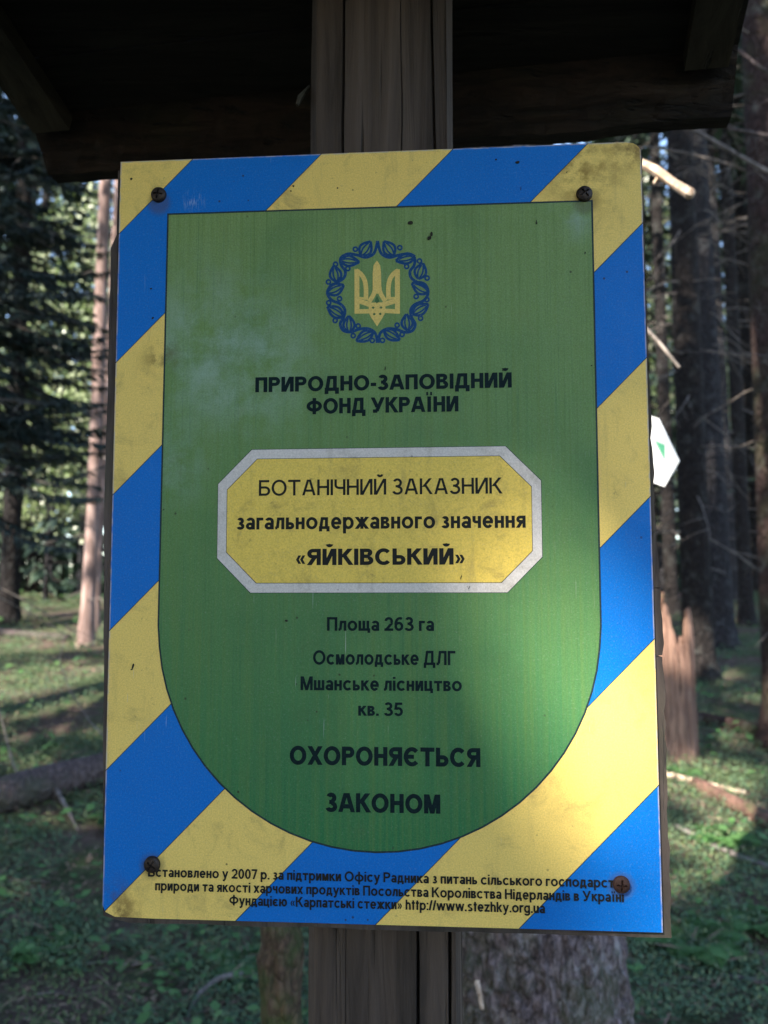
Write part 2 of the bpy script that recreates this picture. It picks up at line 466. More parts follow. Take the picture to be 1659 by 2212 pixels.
def glyph(ch, w):
    t = 0.88 * w
    hw, ht = w / 2, t / 2

    def small(C, k=0.735):
        W, P = glyph(C, w / k)
        out = []
        for p in P:
            out.append((p[0],) + tuple(q * k for q in p[1:5]) + tuple(p[5:]))
        return W * k, out
    v = lambda x, a=0, b=1: ('v', x, a, b, 0)
    h = lambda a, b, y: ('h', a, b, y, 0)
    d = lambda a, b, c, e: ('d', a, b, c, e)
    A = lambda cx, cy, rx, ry, a0, a1: ('a', cx, cy, rx, ry, a0, a1)
    low = dict(zip('нивкмтпглджзяьцшщчхєюсой', 'НИВКМТПГЛДЖЗЯЬЦШЩЧХЄЮСОЙ'))
    if ch in low:
        return small(low[ch])
    if ch == 'o':
        return small('О')
    if ch == ' ':
        return 0.22, []
    if ch == 'П': return .80, [v(hw), v(.80 - hw), h(0, .80, 1 - ht)]
    if ch == 'Р': return .76, [v(hw), h(hw, .44, 1 - ht), h(hw, .44, .40 + ht), A(.44, .70, .32, .30, -90, 90)]
    if ch == 'И': return .82, [v(hw), v(.82 - hw), d(hw * 1.5, .0, .82 - hw * 1.5, 1)]
    if ch == 'Й': return .82, [v(hw), v(.82 - hw), d(hw * 1.5, .0, .82 - hw * 1.5, 1), A(.41, 1.30, .22, .21, 190, 350)]
    if ch == 'О': return 1.02, [A(.51, .5, .51, .515, 0, 360)]
    if ch == 'Д': return .94, [h(.24, .80, 1 - ht), v(.80 - hw, 0, 1), d(.15, .05, .30, 1), h(0, .94, ht), v(hw, -.20, t), v(.94 - hw, -.20, t)]
    if ch == 'Н': return .80, [v(hw), v(.80 - hw), h(0, .80, .52)]
    if ch in 'З3': return .70, [A(.34, .735, .31, .28, 155, -90), A(.34, .275, .36, .29, 90, -160), h(.22, .36, .52)]
    if ch == 'А': return .94, [d(.10, 0, .42, 1), d(.84, 0, .52, 1), h(.24, .70, .30)]
    if ch == 'В': return .78, [v(hw), A(.44, .755, .28, .245, -90, 90), A(.45, .275, .33, .275, -90, 90), h(hw, .45, 1 - ht), h(hw, .45, .53), h(hw, .45, ht)]
    if ch == 'І': return w, [v(hw)]
    if ch == 'Ї': return .40, [v(.20), h(0, .13, 1.18), h(.27, .40, 1.18)]
    if ch == 'Ф': return 1.08, [v(.54, -.03, 1.03), A(.54, .5, .54, .37, 0, 360)]
    if ch == 'У': return .90, [d(.10, 1, .44, .34), d(.80, 1, .38, .08), h(.12, .42, ht)]
    if ch == 'К': return .84, [v(hw), d(.24, .46, .70, 1), d(.36, .58, .76, 0)]
    if ch == 'Б': return .77, [v(hw), h(0, .70, 1 - ht), A(.44, .30, .33, .30, -90, 90), h(hw, .44, .60 - ht), h(hw, .44, ht)]
    if ch == 'Ь': return .75, [v(hw), A(.42, .30, .33, .30, -90, 90), h(hw, .42, .60 - ht), h(hw, .42, ht)]
    if ch == 'Т': return .84, [v(.42), h(0, .84, 1 - ht)]
    if ch == 'Ч': return .74, [v(.74 - hw), v(hw, .62, 1), A(.34, .64, .34, .26, 180, 270), h(.34, .72, .38 + ht)]
    if ch == 'Я': return .80, [v(.80 - hw), A(.34, .70, .34, .30, 90, 270), h(.34, .78, 1 - ht), h(.34, .78, .40 + ht), d(.12, 0, .44, .48)]
    if ch == 'С': return .92, [A(.5, .5, .5, .515, 42, 318)]
    if ch == 'Є': return .92, [A(.5, .5, .5, .515, 42, 318), h(.12, .62, .5)]
    if ch == 'Х': return .88, [d(.12, 0, .76, 1), d(.12, 1, .76, 0)]
    if ch == 'М': return .96, [v(hw), v(.96 - hw), d(hw * 1.5, 1, .48, .0), d(.96 - hw * 1.5, 1, .48, .0)]
    if ch == 'Л': return .82, [v(.82 - hw), h(.22, .82, 1 - ht), d(.30, 1, .19, .10), h(0, .20, ht)]
    if ch == 'Г': return .62, [v(hw), h(0, .62, 1 - ht)]
    if ch == 'Ж': return 1.18, [v(.59), d(.12, 1, .54, .48), d(.12, 0, .54, .52), d(1.06, 1, .64, .48), d(1.06, 0, .64, .52)]
    if ch == 'Ц': return .90, [v(hw), v(.80 - hw), h(0, .90, ht), v(.90 - hw, -.20, t)]
    if ch == 'Ш': return 1.12, [v(hw), v(.56), v(1.12 - hw), h(0, 1.12, ht)]
    if ch == 'Щ': return 1.22, [v(hw), v(.56), v(1.12 - hw), h(0, 1.22, ht), v(1.22 - hw, -.20, t)]
    if ch == 'Ю': return 1.26, [v(hw), h(0, .45, .5), A(.82, .5, .44, .515, 0, 360)]
    if ch == 'а': return .60, [A(.28, .215, .28, .225, 0, 360), v(.60 - hw, 0, .52), A(.31, .50, .29, .245, 0, 160)]
    if ch == 'a': return glyph('а', w)
    if ch in 'е': return .68, [A(.34, .365, .34, .38, 0, 322), h(.06, .66, .365)]
    if ch == 'e': return glyph('е', w)
    if ch in 'рp': return .70, [v(hw, -.28, .735), A(.35, .365, .35, .38, 0, 360)]
    if ch in 'уy': return .66, [d(.08, .735, .34, .06), d(.58, .735, .25, -.20), h(.06, .28, -.28 + ht)]
    if ch == 'ф': return 1.0, [v(.5, -.28, 1.0), A(.5, .365, .5, .38, 0, 360)]
    if ch == 'і': return w, [v(hw, 0, .735), v(hw, .86, 1.0)]
    if ch == 'ї': return .36, [v(.18, 0, .735), h(0, .12, .93), h(.24, .36, .93)]
    if ch == '2': return .68, [A(.34, .70, .33, .305, 175, -40), d(.12, .06, .56, .54), h(0, .68, ht)]
    if ch == '6': return .68, [A(.34, .33, .34, .335, 0, 360), A(.42, .50, .42, .51, 62, 185)]
    if ch == '5': return .68, [h(.12, .62, 1 - ht), d(.10, .46, .18, 1), A(.32, .325, .35, .335, 135, -155)]
    if ch == '0': return .66, [A(.33, .5, .33, .515, 0, 360)]
    if ch == '7': return .64, [h(0, .64, 1 - ht), d(.22, 0, .54, .92)]
    if ch == 'h': return .60, [v(hw, 0, 1), A(.30, .43, .30, .315, 0, 180), v(.60 - hw, 0, .43)]
    if ch == 't': return .38, [v(.19, .0, .95), h(0, .38, .68)]
    if ch == 'w': return .98, [d(.07, .735, .27, 0), d(.27, 0, .49, .735), d(.49, .735, .71, 0), d(.71, 0, .91, .735)]
    if ch == 's': return .60, [A(.29, .54, .27, .205, 25, 270), A(.30, .205, .29, .215, 90, -155)]
    if ch == 'z': return .60, [h(0, .60, .735 - ht), h(0, .60, ht), d(.10, .04, .50, .70)]
    if ch == 'k': return .62, [v(hw, 0, 1), d(.20, .32, .52, .735), d(.28, .42, .54, 0)]
    if ch == 'r': return .42, [v(hw, 0, .735), A(.33, .42, .33, .325, 62, 180)]
    if ch == 'g': return .68, [A(.34, .365, .34, .38, 0, 360), v(.68 - hw, -.06, .735), A(.34, -.05, .34, .24, 195, 360)]
    if ch == 'u': return .60, [v(hw, .3, .735), v(.60 - hw, 0, .735), A(.30, .31, .30, .325, 180, 360)]
    if ch == ':': return w, [v(hw, 0, .16), v(hw, .57, .735)]
    if ch == '.': return w, [v(hw, 0, .17)]
    if ch == ',': return w, [v(hw, -.16, .17)]
    if ch == '/': return .34, [d(.05, 0, .29, 1)]
    if ch == '-': return .36, [h(0, .36, .38)]
    if ch == '«': return .56, [('n', .22, .60, .08, .34), ('n', .08, .34, .22, .08), ('n', .46, .60, .32, .34), ('n', .32, .34, .46, .08)]
    if ch == '»': return .56, [('n', .08, .60, .22, .34), ('n', .22, .34, .08, .08), ('n', .32, .60, .46, .34), ('n', .46, .34, .32, .08)]
    raise ValueError(ch)


def stroke_quads(p, w):
    t = 0.88 * w
    k = p[0]
    if k == 'v':
        _, x, a, b, _z = p
        return [[(x - w / 2, a), (x + w / 2, a), (x + w / 2, b), (x - w / 2, b)]]
    if k == 'h':
        _, a, b, y, _z = p
        return [[(a, y - t / 2), (b, y - t / 2), (b, y + t / 2), (a, y + t / 2)]]
    if k in 'dn':
        w = w * (0.62 if k == 'n' else 1)
        _, x0, y0, x1, y1 = p
        if y0 > y1:
            x0, y0, x1, y1 = x1, y1, x0, y0
        q = 0.96 * w * math.hypot(x1 - x0, y1 - y0) / abs(y1 - y0) / 2
        return [[(x0 - q, y0), (x0 + q, y0), (x1 + q, y1), (x1 - q, y1)]]
    _, cx, cy, rx, ry, a0, a1 = p
    n = max(6, int(abs(a1 - a0) / 11))
    out = []
    for i in range(n):
        u, s = [rad(a0 + (a1 - a0) * (i + j) / n) for j in (0, 1)]
        q = [(cx + rx * math.cos(u), cy + ry * math.sin(u)), (cx + rx * math.cos(s), cy + ry * math.sin(s)),
             (cx + (rx - w) * math.cos(s), cy + (ry - t) * math.sin(s)), (cx + (rx - w) * math.cos(u), cy + (ry - t) * math.sin(u))]
        out.append(q if a1 < a0 else q[::-1])
    return out


KY = 1.0105


def lettering(text, x0, x1, base, cap, w, mat, parent, yl, gap=0.09):
    """one printed line between x0 and x1 (mm from the centre of the sheet)"""
    cap *= 1.045
    base -= cap * 0.015
    items, x = [], 0.0
    for ch in text:
        W, P = glyph(ch, w)
        items.append((x, P))
        x += W + (gap if ch != ' ' else gap * 0.9)
    x -= gap
    mb = MB()
    sx = (x1 - x0) / x
    i = 0
    for (ox, P) in items:
        for p in P:
            for q in stroke_quads(p, w):
                i += 1
                mb.flat([((x0 + (ox + a) * sx) * 1e-3, (base + b * cap) * 1e-3 * KY) for a, b in q], yl - 2e-6 * (i % 12))
    return mb.build('lettering', mat, parent)


# ------------------------------------------------------------------ the notice board (post, roof, board, sheet)
cz = Vector((-0.0068, -0.0091, 0.661))
SC = CAM + RIGHT * cz.x + UP * cz.y + FWD * cz.z
ax = (RIGHT * 0.9973 + UP * 0.0082 - FWD * 0.0735).normalized()
nrm = (RIGHT * -0.0739 + UP * 0.0827 + FWD * -0.9938).normalized()
az = nrm.cross(ax) * -1
if az.z < 0:
    az = -az
ay = -nrm
RM = Matrix((ax, ay, az)).transposed().to_4x4()
H0 = SC.z + 0.02
root = thing('notice_board', 'roofed wooden post with a blue, yellow and green nature reserve notice screwed to its board', 'notice board', (0, 0, 0))
root.matrix_world = Matrix.Translation(SC - az * H0) @ RM


def L(p):
    """world point -> notice board coordinates with the sheet's centre as origin"""
    return RM.to_3x3().transposed() @ (Vector(p) - SC)


def shift(mb, dz=H0):
    mb.v = [(p[0], p[1], p[2] + dz) for p in mb.v]
    return mb


rng = random.Random(5)
# sheet ---------------------------------------------------------------
W2, H2 = 0.21, 0.297 * KY
out = [(-W2 + 0.004, -H2 + 0.002), (-0.19, -H2), (W2, -H2 + 0.0005)]
out = [(-W2, -H2 + 0.009), (-W2 + 0.0025, -H2 + 0.004), (-W2 + 0.010, -H2 + 0.0006), (-0.17, -H2), (W2, -H2)]
for k in range(7):
    a = rad(15 * k)
    out.append((W2 - 0.012 + 0.012 * math.cos(a), H2 - 0.009 + 0.009 * math.sin(a)))
out.append((-W2, H2))


def clip(poly, lo, hi):
    def half(P, f):
        R = []
        for i in range(len(P)):
            a, b = P[i], P[(i + 1) % len(P)]
            fa, fb = f(a), f(b)
            if fa >= 0:
                R.append(a)
            if (fa >= 0) != (fb >= 0):
                s = fa / (fa - fb)
                R.append((a[0] + (b[0] - a[0]) * s, a[1] + (b[1] - a[1]) * s))
        return R
    P = half(poly, lambda p: (p[0] - p[1] / KY) - lo)
    return half(P, lambda p: hi - (p[0] - p[1] / KY)) if len(P) > 2 else []


mb = MB()
cuts = [-0.4465 + 0.1062 * i for i in range(9)]
edges = [-0.6] + cuts + [0.6]
for i in range(10):
    lo, hi = edges[i], edges[i + 1]
    P = clip(out, lo + 0.0004, hi - 0.0004)
    if len(P) > 2:
        mb.flat(P, 0, 0 if i % 2 == 0 else 1)
    if i:
        P = clip(out, lo - 0.0004, lo + 0.0004)
        if len(P) > 2:
            mb.flat(P, 0, 2)
n = len(out)
mb.add([(p[0], 0, p[1]) for p in out] + [(p[0], 0.0016, p[1]) for p in out], [(i, n + i, n + (i + 1) % n, (i + 1) % n) for i in range(n)] + [tuple(range(2 * n - 1, n - 1, -1))], 3)
sheet = mb.build('sign_sheet', [M_yellow, M_blue, M_line, M_sheet_edge], root)
sheet.location = (0, 0, H0)
sheet['label'] = 'laminated sheet with diagonal blue and yellow stripes round a green shield'


def shield(e):
    P = [(-0.1705 - e, -0.078)]
    for k in range(1, 32):
        a = math.pi + math.pi * k / 32
        P.append(((0.1700 + e) * math.cos(a), -0.078 + (0.167 + e) * math.sin(a)))
    P += [(0.1705 + e, -0.078), (0.1712 + e, 0.2505 + e), (-0.1692 - e, 0.2515 + e)]
    return [(x, z * KY) for x, z in P]


mb = MB(); mb.flat(shield(0.0007), -0.00010); mb.build('shield_outline', M_line, sheet)
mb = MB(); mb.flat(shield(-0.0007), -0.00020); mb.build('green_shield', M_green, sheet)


def octa(hw, hh, c, cx=0.0017, czz=0.003):
    return [(cx + x, (czz + z) * KY) for x, z in ((-hw, -hh + c), (-hw + c, -hh), (hw - c, -hh), (hw, -hh + c), (hw, hh - c), (hw - c, hh), (-hw + c, hh), (-hw, hh - c))]


mb = MB()
mb.flat(octa(0.1264, 0.0560, 0.0268), -0.00028, 2)
mb.flat(octa(0.1260, 0.0556, 0.0267), -0.00035, 0)
mb.flat(octa(0.1190, 0.0485, 0.0240), -0.00042, 2)
mb.flat(octa(0.1186, 0.0481, 0.0239), -0.00049, 1)
pl = mb.build('plaque', [M_plaque_white, M_plaque_yellow, M_line], sheet)
pl['label'] = 'yellow eight-sided plaque with a grey white border'

TL = -0.00058
lettering('ПРИРОДНО-ЗАПОВІДНИЙ', -95.4, 106.6, 104.3, 11.4, .25, M_ink_green, sheet, TL)
lettering('ФОНД УКРАЇНИ', -54.2, 65.2, 86.4, 11.6, .25, M_ink_green, sheet, TL)
lettering('БОТАНІЧНИЙ ЗАКАЗНИК', -91.7, 98.2, 22.5, 11.8, .165, M_ink, sheet, TL)
lettering('загальнодержавного значення', -109.1, 115.6, -3.7, 12.0, .205, M_ink, sheet, TL)
lettering('«ЯЙКІВСЬКИЙ»', -61.8, 69.1, -31.4, 12.0, .25, M_ink, sheet, TL)
lettering('Площа 263 га', -37.4, 45.0, -81.4, 9.9, .205, M_ink_green, sheet, TL)
lettering('Осмолодське ДЛГ', -48.1, 61.1, -106.9, 10.2, .205, M_ink_green, sheet, TL)
lettering('Мшанське лісництво', -57.7, 65.7, -126.2, 9.9, .205, M_ink_green, sheet, TL)
lettering('кв. 35', -13.1, 21.1, -144.9, 9.6, .205, M_ink_green, sheet, TL)
lettering('ОХОРОНЯЄТЬСЯ', -65.7, 79.1, -181.6, 13.2, .255, M_ink_green, sheet, TL)
lettering('ЗАКОНОМ', -38.0, 48.8, -215.9, 13.3, .255, M_ink_green, sheet, TL)
lettering('Встановлено у 2007 р. за підтримки Офісу Радника з питань сільського господарства,', -174.5, 187.0, -266.2, 6.9, .205, M_ink, sheet, TL, 0.085)
lettering('природи та якості харчових продуктів Посольства Королівства Нідерландів в Україні', -168.8, 182.5, -276.1, 6.9, .205, M_ink, sheet, TL, 0.085)
lettering('Фундацією «Карпатські стежки» http://www.stezhky.org.ua', -111.2, 125.2, -285.4, 6.9, .205, M_ink, sheet, TL, 0.085)


# emblem: trident in a wreath ----------------------------------------
def em(px, py):
    d = 1 + 8.57e-6 * px + 9.47e-6 * py
    return ((.07631 * px + 7e-5 * py - 60.02) / d * 1e-3, (-.000866 * px - .07543 * py + 238.44) / d * 1e-3 * KY)


def smooth_path(P, n=6):
    out = []
    for i in range(len(P) - 1):
        p0, p1, p2, p3 = P[max(i - 1, 0)], P[i], P[i + 1], P[min(i + 2, len(P) - 1)]
        for k in range(n):
            t = k / n
            out.append(tuple(0.5 * (2 * p1[j] + (p2[j] - p0[j]) * t + (2 * p0[j] - 5 * p1[j] + 4 * p2[j] - p3[j]) * t * t + (3 * p1[j] - p0[j] - 3 * p2[j] + p3[j]) * t ** 3) for j in (0, 1)))
    out.append(P[-1])
    return out


_em = [0]


def ribbon(mb, P, w, yl, closed=False):
    n = len(P)
    Ls, Rs = [], []
    for i in range(n):
        a = P[(i - 1) % n] if (closed or i) else P[0]
        b = P[(i + 1) % n] if (closed or i < n - 1) else P[-1]
        dx, dy = b[0] - a[0], b[1] - a[1]
        l = math.hypot(dx, dy) or 1
        ww = w(i / max(n - 1, 1)) if callable(w) else w
        Ls.append((P[i][0] - dy / l * ww / 2, P[i][1] + dx / l * ww / 2))
        Rs.append((P[i][0] + dy / l * ww / 2, P[i][1] - dx / l * ww / 2))
    for i in range(n if closed else n - 1):
        j = (i + 1) % n
        _em[0] += 1
        mb.flat([em(*Ls[i]), em(*Ls[j]), em(*Rs[j]), em(*Rs[i])], yl - 2e-6 * (_em[0] % 12))


YE = -0.00030
mb = MB()
vine = [(814, 160), (800, 230), (770, 300), (690, 335), (600, 312), (500, 300), (425, 345), (430, 420), (472, 480), (460, 550), (390, 600), (310, 650), (283, 720),
        (330, 790), (420, 830), (467, 890), (455, 970), (418, 1040), (450, 1110), (530, 1125), (620, 1095), (720, 1092), (790, 1140), (810, 1240)]
for s in (0, 1):
    P = smooth_path([(x if s == 0 else 1630 - x, y) for x, y in vine], 5)
    ribbon(mb, P, 31, YE)
buds = [((640, 318), (742, 168), 128), ((420, 365), (622, 385), 105), ((385, 595), (352, 425), 122), ((285, 715), (458, 630), 122), ((450, 965), (282, 858), 112),
        ((512, 1130), (510, 955), 118), ((765, 1125), (588, 1220), 108),
        ((985, 312), (882, 166), 128), ((1212, 325), (1008, 372), 105), ((1245, 560), (1295, 395), 122), ((1352, 705), (1176, 606), 122), ((1185, 935), (1352, 828), 112),
        ((1132, 1105), (1118, 935), 118), ((882, 1108), (1048, 1208), 108)]
for (b, t, w) in buds:
    dx, dy = t[0] - b[0], t[1] - b[1]
    for s, ww, k0, k1 in ((1, 27, 0, 1), (-1, 27, 0, 1), (0.40, 18, 0.08, 0.86), (-0.40, 18, 0.08, 0.86)):
        P = []
        for i in range(13):
            u = k0 + (k1 - k0) * i / 12
            o = s * w / 2 * math.sin(math.pi * u ** 0.85) / math.hypot(dx, dy)
            P.append((b[0] + dx * u - dy * o, b[1] + dy * u + dx * o))
        ribbon(mb, P, ww, YE - 3e-5)
for (x, y) in ((580, 250), (1050, 232), (370, 410), (500, 455), (1258, 372), (1122, 430), (295, 598), (1338, 552), (412, 775), (297, 818), (1222, 748), (1335, 780),
               (365, 1005), (1268, 978), (608, 1062), (1020, 1052), (555, 1165), (1072, 1150), (757, 1215), (865, 1213)):
    ribbon(mb, [(x + 22 * math.cos(2 * math.pi * k / 14), y + 22 * math.sin(2 * math.pi * k / 14)) for k in range(14)], 19, YE - 6e-5, True)
wreath = mb.build('wreath', M_emblem_blue, sheet)
mb = MB()
for s in (0, 1):
    X = (lambda P: P) if s == 0 else (lambda P: [(1620 - x, y - (x - 810) * 0.03 - 8) for x, y in P])
    ribbon(mb, X([(596, 462), (596, 930)]), 52, YE)
    ribbon(mb, X(smooth_path([(585, 474), (640, 515), (678, 580), (692, 670), (690, 785)])), 48, YE - 2e-5)
    ribbon(mb, X([(600, 762), (690, 772)]), 20, YE - 3e-5)
    ribbon(mb, X([(600, 790), (760, 845)]), 52, YE - 4e-5)
    ribbon(mb, X([(572, 910), (745, 905)]), 46, YE - 6e-5)
    ribbon(mb, X(smooth_path([(790, 640), (775, 720), (725, 805)])), 46, YE - 8e-5)
ribbon(mb, [(808, 372), (807, 420), (807, 500), (808, 620), (808, 720)], lambda u: 6 + 78 * min(1, u * 3.2) + 8 * u, YE - 1e-4)
mb.flat([em(*p) for p in ((745, 815), (720, 850), (722, 925), (748, 975), (775, 1015), (808, 1066), (841, 1012), (868, 970), (895, 920), (896, 845), (872, 812))], YE - 1.3e-4)
trident = mb.build('trident', M_emblem_gold, sheet)
mb = MB()
for (x, y) in ((767, 868), (850, 866), (778, 936), (842, 934)):
    mb.flat([em(x - 17, y), em(x, y - 15), em(x + 17, y), em(x, y + 15)], YE - 1.6e-4)
mb.flat([em(808, 738), em(834, 800), em(806, 822), em(782, 800)], YE - 1.6e-4)
mb.build('trident_gap', M_emblem_green, sheet)

# dried drops and specks on the sheet
for (x, z, l, w, a) in ((28.4, 237.3, 4.0, 2.6, 10), (43.4, 224.4, 3.4, 3.0, 20), (45.2, 227.6, 3.6, 2.2, 75), (127.6, 235, 2.6, .7, 85), (128, 233.6, 1.2, 1.2, 0), (164.9, 208.8, 2.0, .9, 80),
                        (113.8, 283.6, 3.4, 1.7, 5), (96.7, 286.6, 1.8, 1.2, 0), (-190, -109.2, 4.0, 1.4, 75), (-191, -111.5, 1.8, 1.0, 20), (8, 121, 3.6, .8, 85), (100, 118, 2.2, .8, 60),
                        (-66, 271, 1.6, 1.3, 0), (-68, 267, 1.4, 1.0, 0), (-200.5, 282, 2.0, 1.4, 30), (116, 262, 3, .5, 88), (66, -41, 3.4, .6, 70), (72, -49, 3, .5, 60), (-69, -74, 2.4, 1.6, 0),
                        (152, 274, 1.6, .5, 40), (-30, 268, 1.2, 1, 0), (168, 120, 1.4, .8, 20), (-182, 190, 2.0, 1.2, 0), (-180, 166, 2.4, 1.4, 40)):
    P = []
    for k in range(9):
        b = 2 * math.pi * k / 9
        r = 0.5 * (0.8 + 0.4 * rng.random())
        u, q = l * r * math.cos(b), w * r * math.sin(b)
        P.append(((x + u * math.cos(rad(a)) - q * math.sin(rad(a))) * 1e-3, (z + u * math.sin(rad(a)) + q * math.cos(rad(a))) * 1e-3 * KY))
    mb = MB()
    mb.prism(P, -0.0013 if w > 1.5 else -0.0009, -0.0003)
    mb.build('dirt_speck', M_speck, sheet)

# screws -------------------------------------------------------------
for (x, z, mt, rot) in ((-177, 267.6, M_screw, 8), (165.4, 255.9, M_screw, 50), (-171.4, -257.2, M_screw, 35), (180.9, -263.9, M_screw_rust, 3)):
    mb = MB()
    vs, fs = [], []
    NR, NA, R = 16, 72, 0.0063
    for i in range(NR + 1):
        r = R * i / NR
        for k in range(NA):
            a = 2 * math.pi * k / NA
            hgt = 0.0030 * math.sqrt(max(0, 1 - (r / R) ** 2 * 0.93)) + 0.0003
            if i == NR:
                hgt = -0.0005
            u, q = abs(r * math.cos(a + rad(rot))), abs(r * math.sin(a + rad(rot)))
            if (min(u, q) < 0.00062 and max(u, q) < 0.0036) or r < 0.0009:
                hgt -= 0.0020
            vs.append((r * math.cos(a), -0.0009 - hgt, r * math.sin(a)))
    for i in range(NR):
        for k in range(NA):
            k2 = (k + 1) % NA
            fs.append((i * NA + k, i * NA + k2, (i + 1) * NA + k2, (i + 1) * NA + k))
    mb.add(vs, fs)
    s = mb.build('screw', mt, sheet)
    s.location = (x * 1e-3, 0, z * 1e-3 * KY)
    if mt is M_screw_rust:
        s['label'] = 'rusty brown screw head'

# backing board -------------------------------------------------------
mb = MB()
rng = random.Random(11)
left = []
z = H2 - 0.006
while z > -H2 - 0.004:
    t = (H2 - z) / (2 * H2)
    e = 0.0028 if t < 0.105 else (0.0072 if t < 0.5 else 0.0072 - 0.008 * (t - 0.5) * 1.7)
    left.append((-W2 - max(e, 0.0004) + rng.uniform(-.0004, .0004), z))
    z -= 0.011
bottom = [(-W2 + 0.02 + k * 0.02, -H2 - 0.0042 + rng.uniform(-.0006, .0006)) for k in range(20)]
right = []
z = -H2 - 0.0045
while z < H2 - 0.004:
    t = (H2 - z) / (2 * H2)
    e = 0.0010 + 0.0055 * max(0, (t - 0.30) / 0.35) if t < 0.65 else 0.0065
    e += rng.uniform(-.0009, .0009)
    right.append((W2 + e, z))
    if rng.random() < 0.09 and t > 0.5:
        right += [(W2 + e, z + 0.005), (W2 + e - 0.007, z + 0.0056), (W2 + e, z + 0.0064)]
        z += 0.006
    z += 0.009
poly = left + bottom + right
mb.prism(poly, 0.0022, 0.027)
shift(mb).build('backing_board', M_board, root)

# post ------------------------------------------------------------------
mb = MB()
hwp = 0.061


def post_profile(z):
    """outline of the squared post with drying cracks in its front"""
    y0 = 0.030
    w1 = 0.0016 * mnoise.noise(Vector((z * 4, 1, 0))) * 2
    up = z > 0
    cr = [(0.027, .0022, .018), (0.051, .0014, .013), (-0.030, .0005, .0015)] if not up else [(-0.033, .0013, .010), (0.017, .0007, .003), (0.044, .0013, .006)]
    P = [(-hwp + 0.004, y0 + 0.12), (-hwp, y0 + 0.114), (-hwp + w1, y0 + 0.012), (-hwp + 0.005, y0 + 0.002)]
    pts = []
    for (c, w, d) in cr:
        c2 = c + 0.0030 * mnoise.noise(Vector((z * 3.0, c * 90, 5))) + 0.0009 * mnoise.noise(Vector((z * 22.0, c * 90, 9)))
        ww = w * (0.5 + 1.1 * abs(mnoise.noise(Vector((z * 2.2, c * 40, 7)))) * 1.6)
        pts += [(c2 - ww, 0), (c2, d), (c2 + ww, 0)]
    for c in np.linspace(-hwp + 0.008, hwp - 0.008, 26):
        if all(abs(c - q[0]) > 0.0045 for q in cr):
            pts.append((float(c), 0))
    pts.sort()
    for (c, d) in pts:
        o = 0.0016 * mnoise.noise(Vector((c * 45, z * 1.6, 2))) + 0.0007 * mnoise.noise(Vector((c * 170, z * 5, 12))) + 0.0025 * (c / hwp) ** 4
        P.append((c, y0 + d + o))
    P += [(hwp - 0.006, y0 + 0.001), (hwp + w1, y0 + 0.010), (hwp, y0 + 0.114), (hwp - 0.004, y0 + 0.12)]
    return P


zs = list(np.linspace(-H0 - 0.15, 0.66, 90))
for a, b in ((0, 45), (45, 89)):
    pass
prev = None
vs, fs = [], []
n = len(post_profile(0))
for i, z in enumerate(zs):
    for (x, y) in post_profile(z):
        vs.append((x + 0.0035 + 0.004 * (1 if z < 0 else -0.2) * min(1, abs(z) * 3) * 0.3, y, z))
for i in range(len(zs) - 1):
    for k in range(n):
        k2 = (k + 1) % n
        fs.append((i * n + k, i * n + k2, (i + 1) * n + k2, (i + 1) * n + k))
fs.append(tuple(range(n)))
fs.append(tuple(range(len(zs) * n - 1, (len(zs) - 1) * n - 1, -1)))
mb.add(vs, [f[::-1] for f in fs])
shift(mb).build('post', M_post, root)
mb = MB()
mb.tube([L(U(642, 228, .735)), L(U(648, 212, .737)), L(U(668, 186, .745))], [0.0022, 0.0040, 0.0015], 6, ell=0.6)
shift(mb).build('splinter', M_rafter, root)

# roof: the far slope seen from below, rafters, rotten eave, the near slope ---------
roof = thing('roof', None, None, (0, 0, 0))
roof.parent = root
A0 = U(104, 378, 1.03)
B0 = U(1580, 252, 0.88)
along = (B0 - A0)
RWID = along.length
along.normalize()
slope = (RIGHT * -0.147 + UP * 0.366 + FWD * -0.919)
slope = (slope - along * slope.dot(along)).normalized()
rn = along.cross(slope)
if rn.z > 0:
    rn = -rn        # points down, out of the underside


def R3(u, s, d):
    """u along the eave, s up the slope, d below the underside"""
    return L(A0 + along * u + slope * s + rn * d)


def rbox(mb, u0, u1, s0, s1, d0, d1):
    mb.hexa([R3(u0, s0, d0), R3(u1, s0, d0), R3(u1, s1, d0), R3(u0, s1, d0), R3(u0, s0, d1), R3(u1, s0, d1), R3(u1, s1, d1), R3(u0, s1, d1)])


RS = 0.27
ZU = Vector((0, 0, 1))
LIFT = slope * 0.042 + ZU * 0.040
DU = -LIFT.dot(rn)           # the planks lie this far above the lower edge of the eave board
mb = MB()
s = LIFT.dot(slope) - 0.016
k = 0
while s < RS - 0.01:
    w = 0.088
    rbox(mb, 0.003 * (k % 2), RWID - 0.003 * (k % 3), s, min(s + w - 0.0015, RS), -DU - 0.024 - 0.002 * (k % 2), -DU - 0.0012 - 0.0015 * (k % 2))
    s += w
    k += 1
shift(mb).build('roof_plank', M_roof, roof)
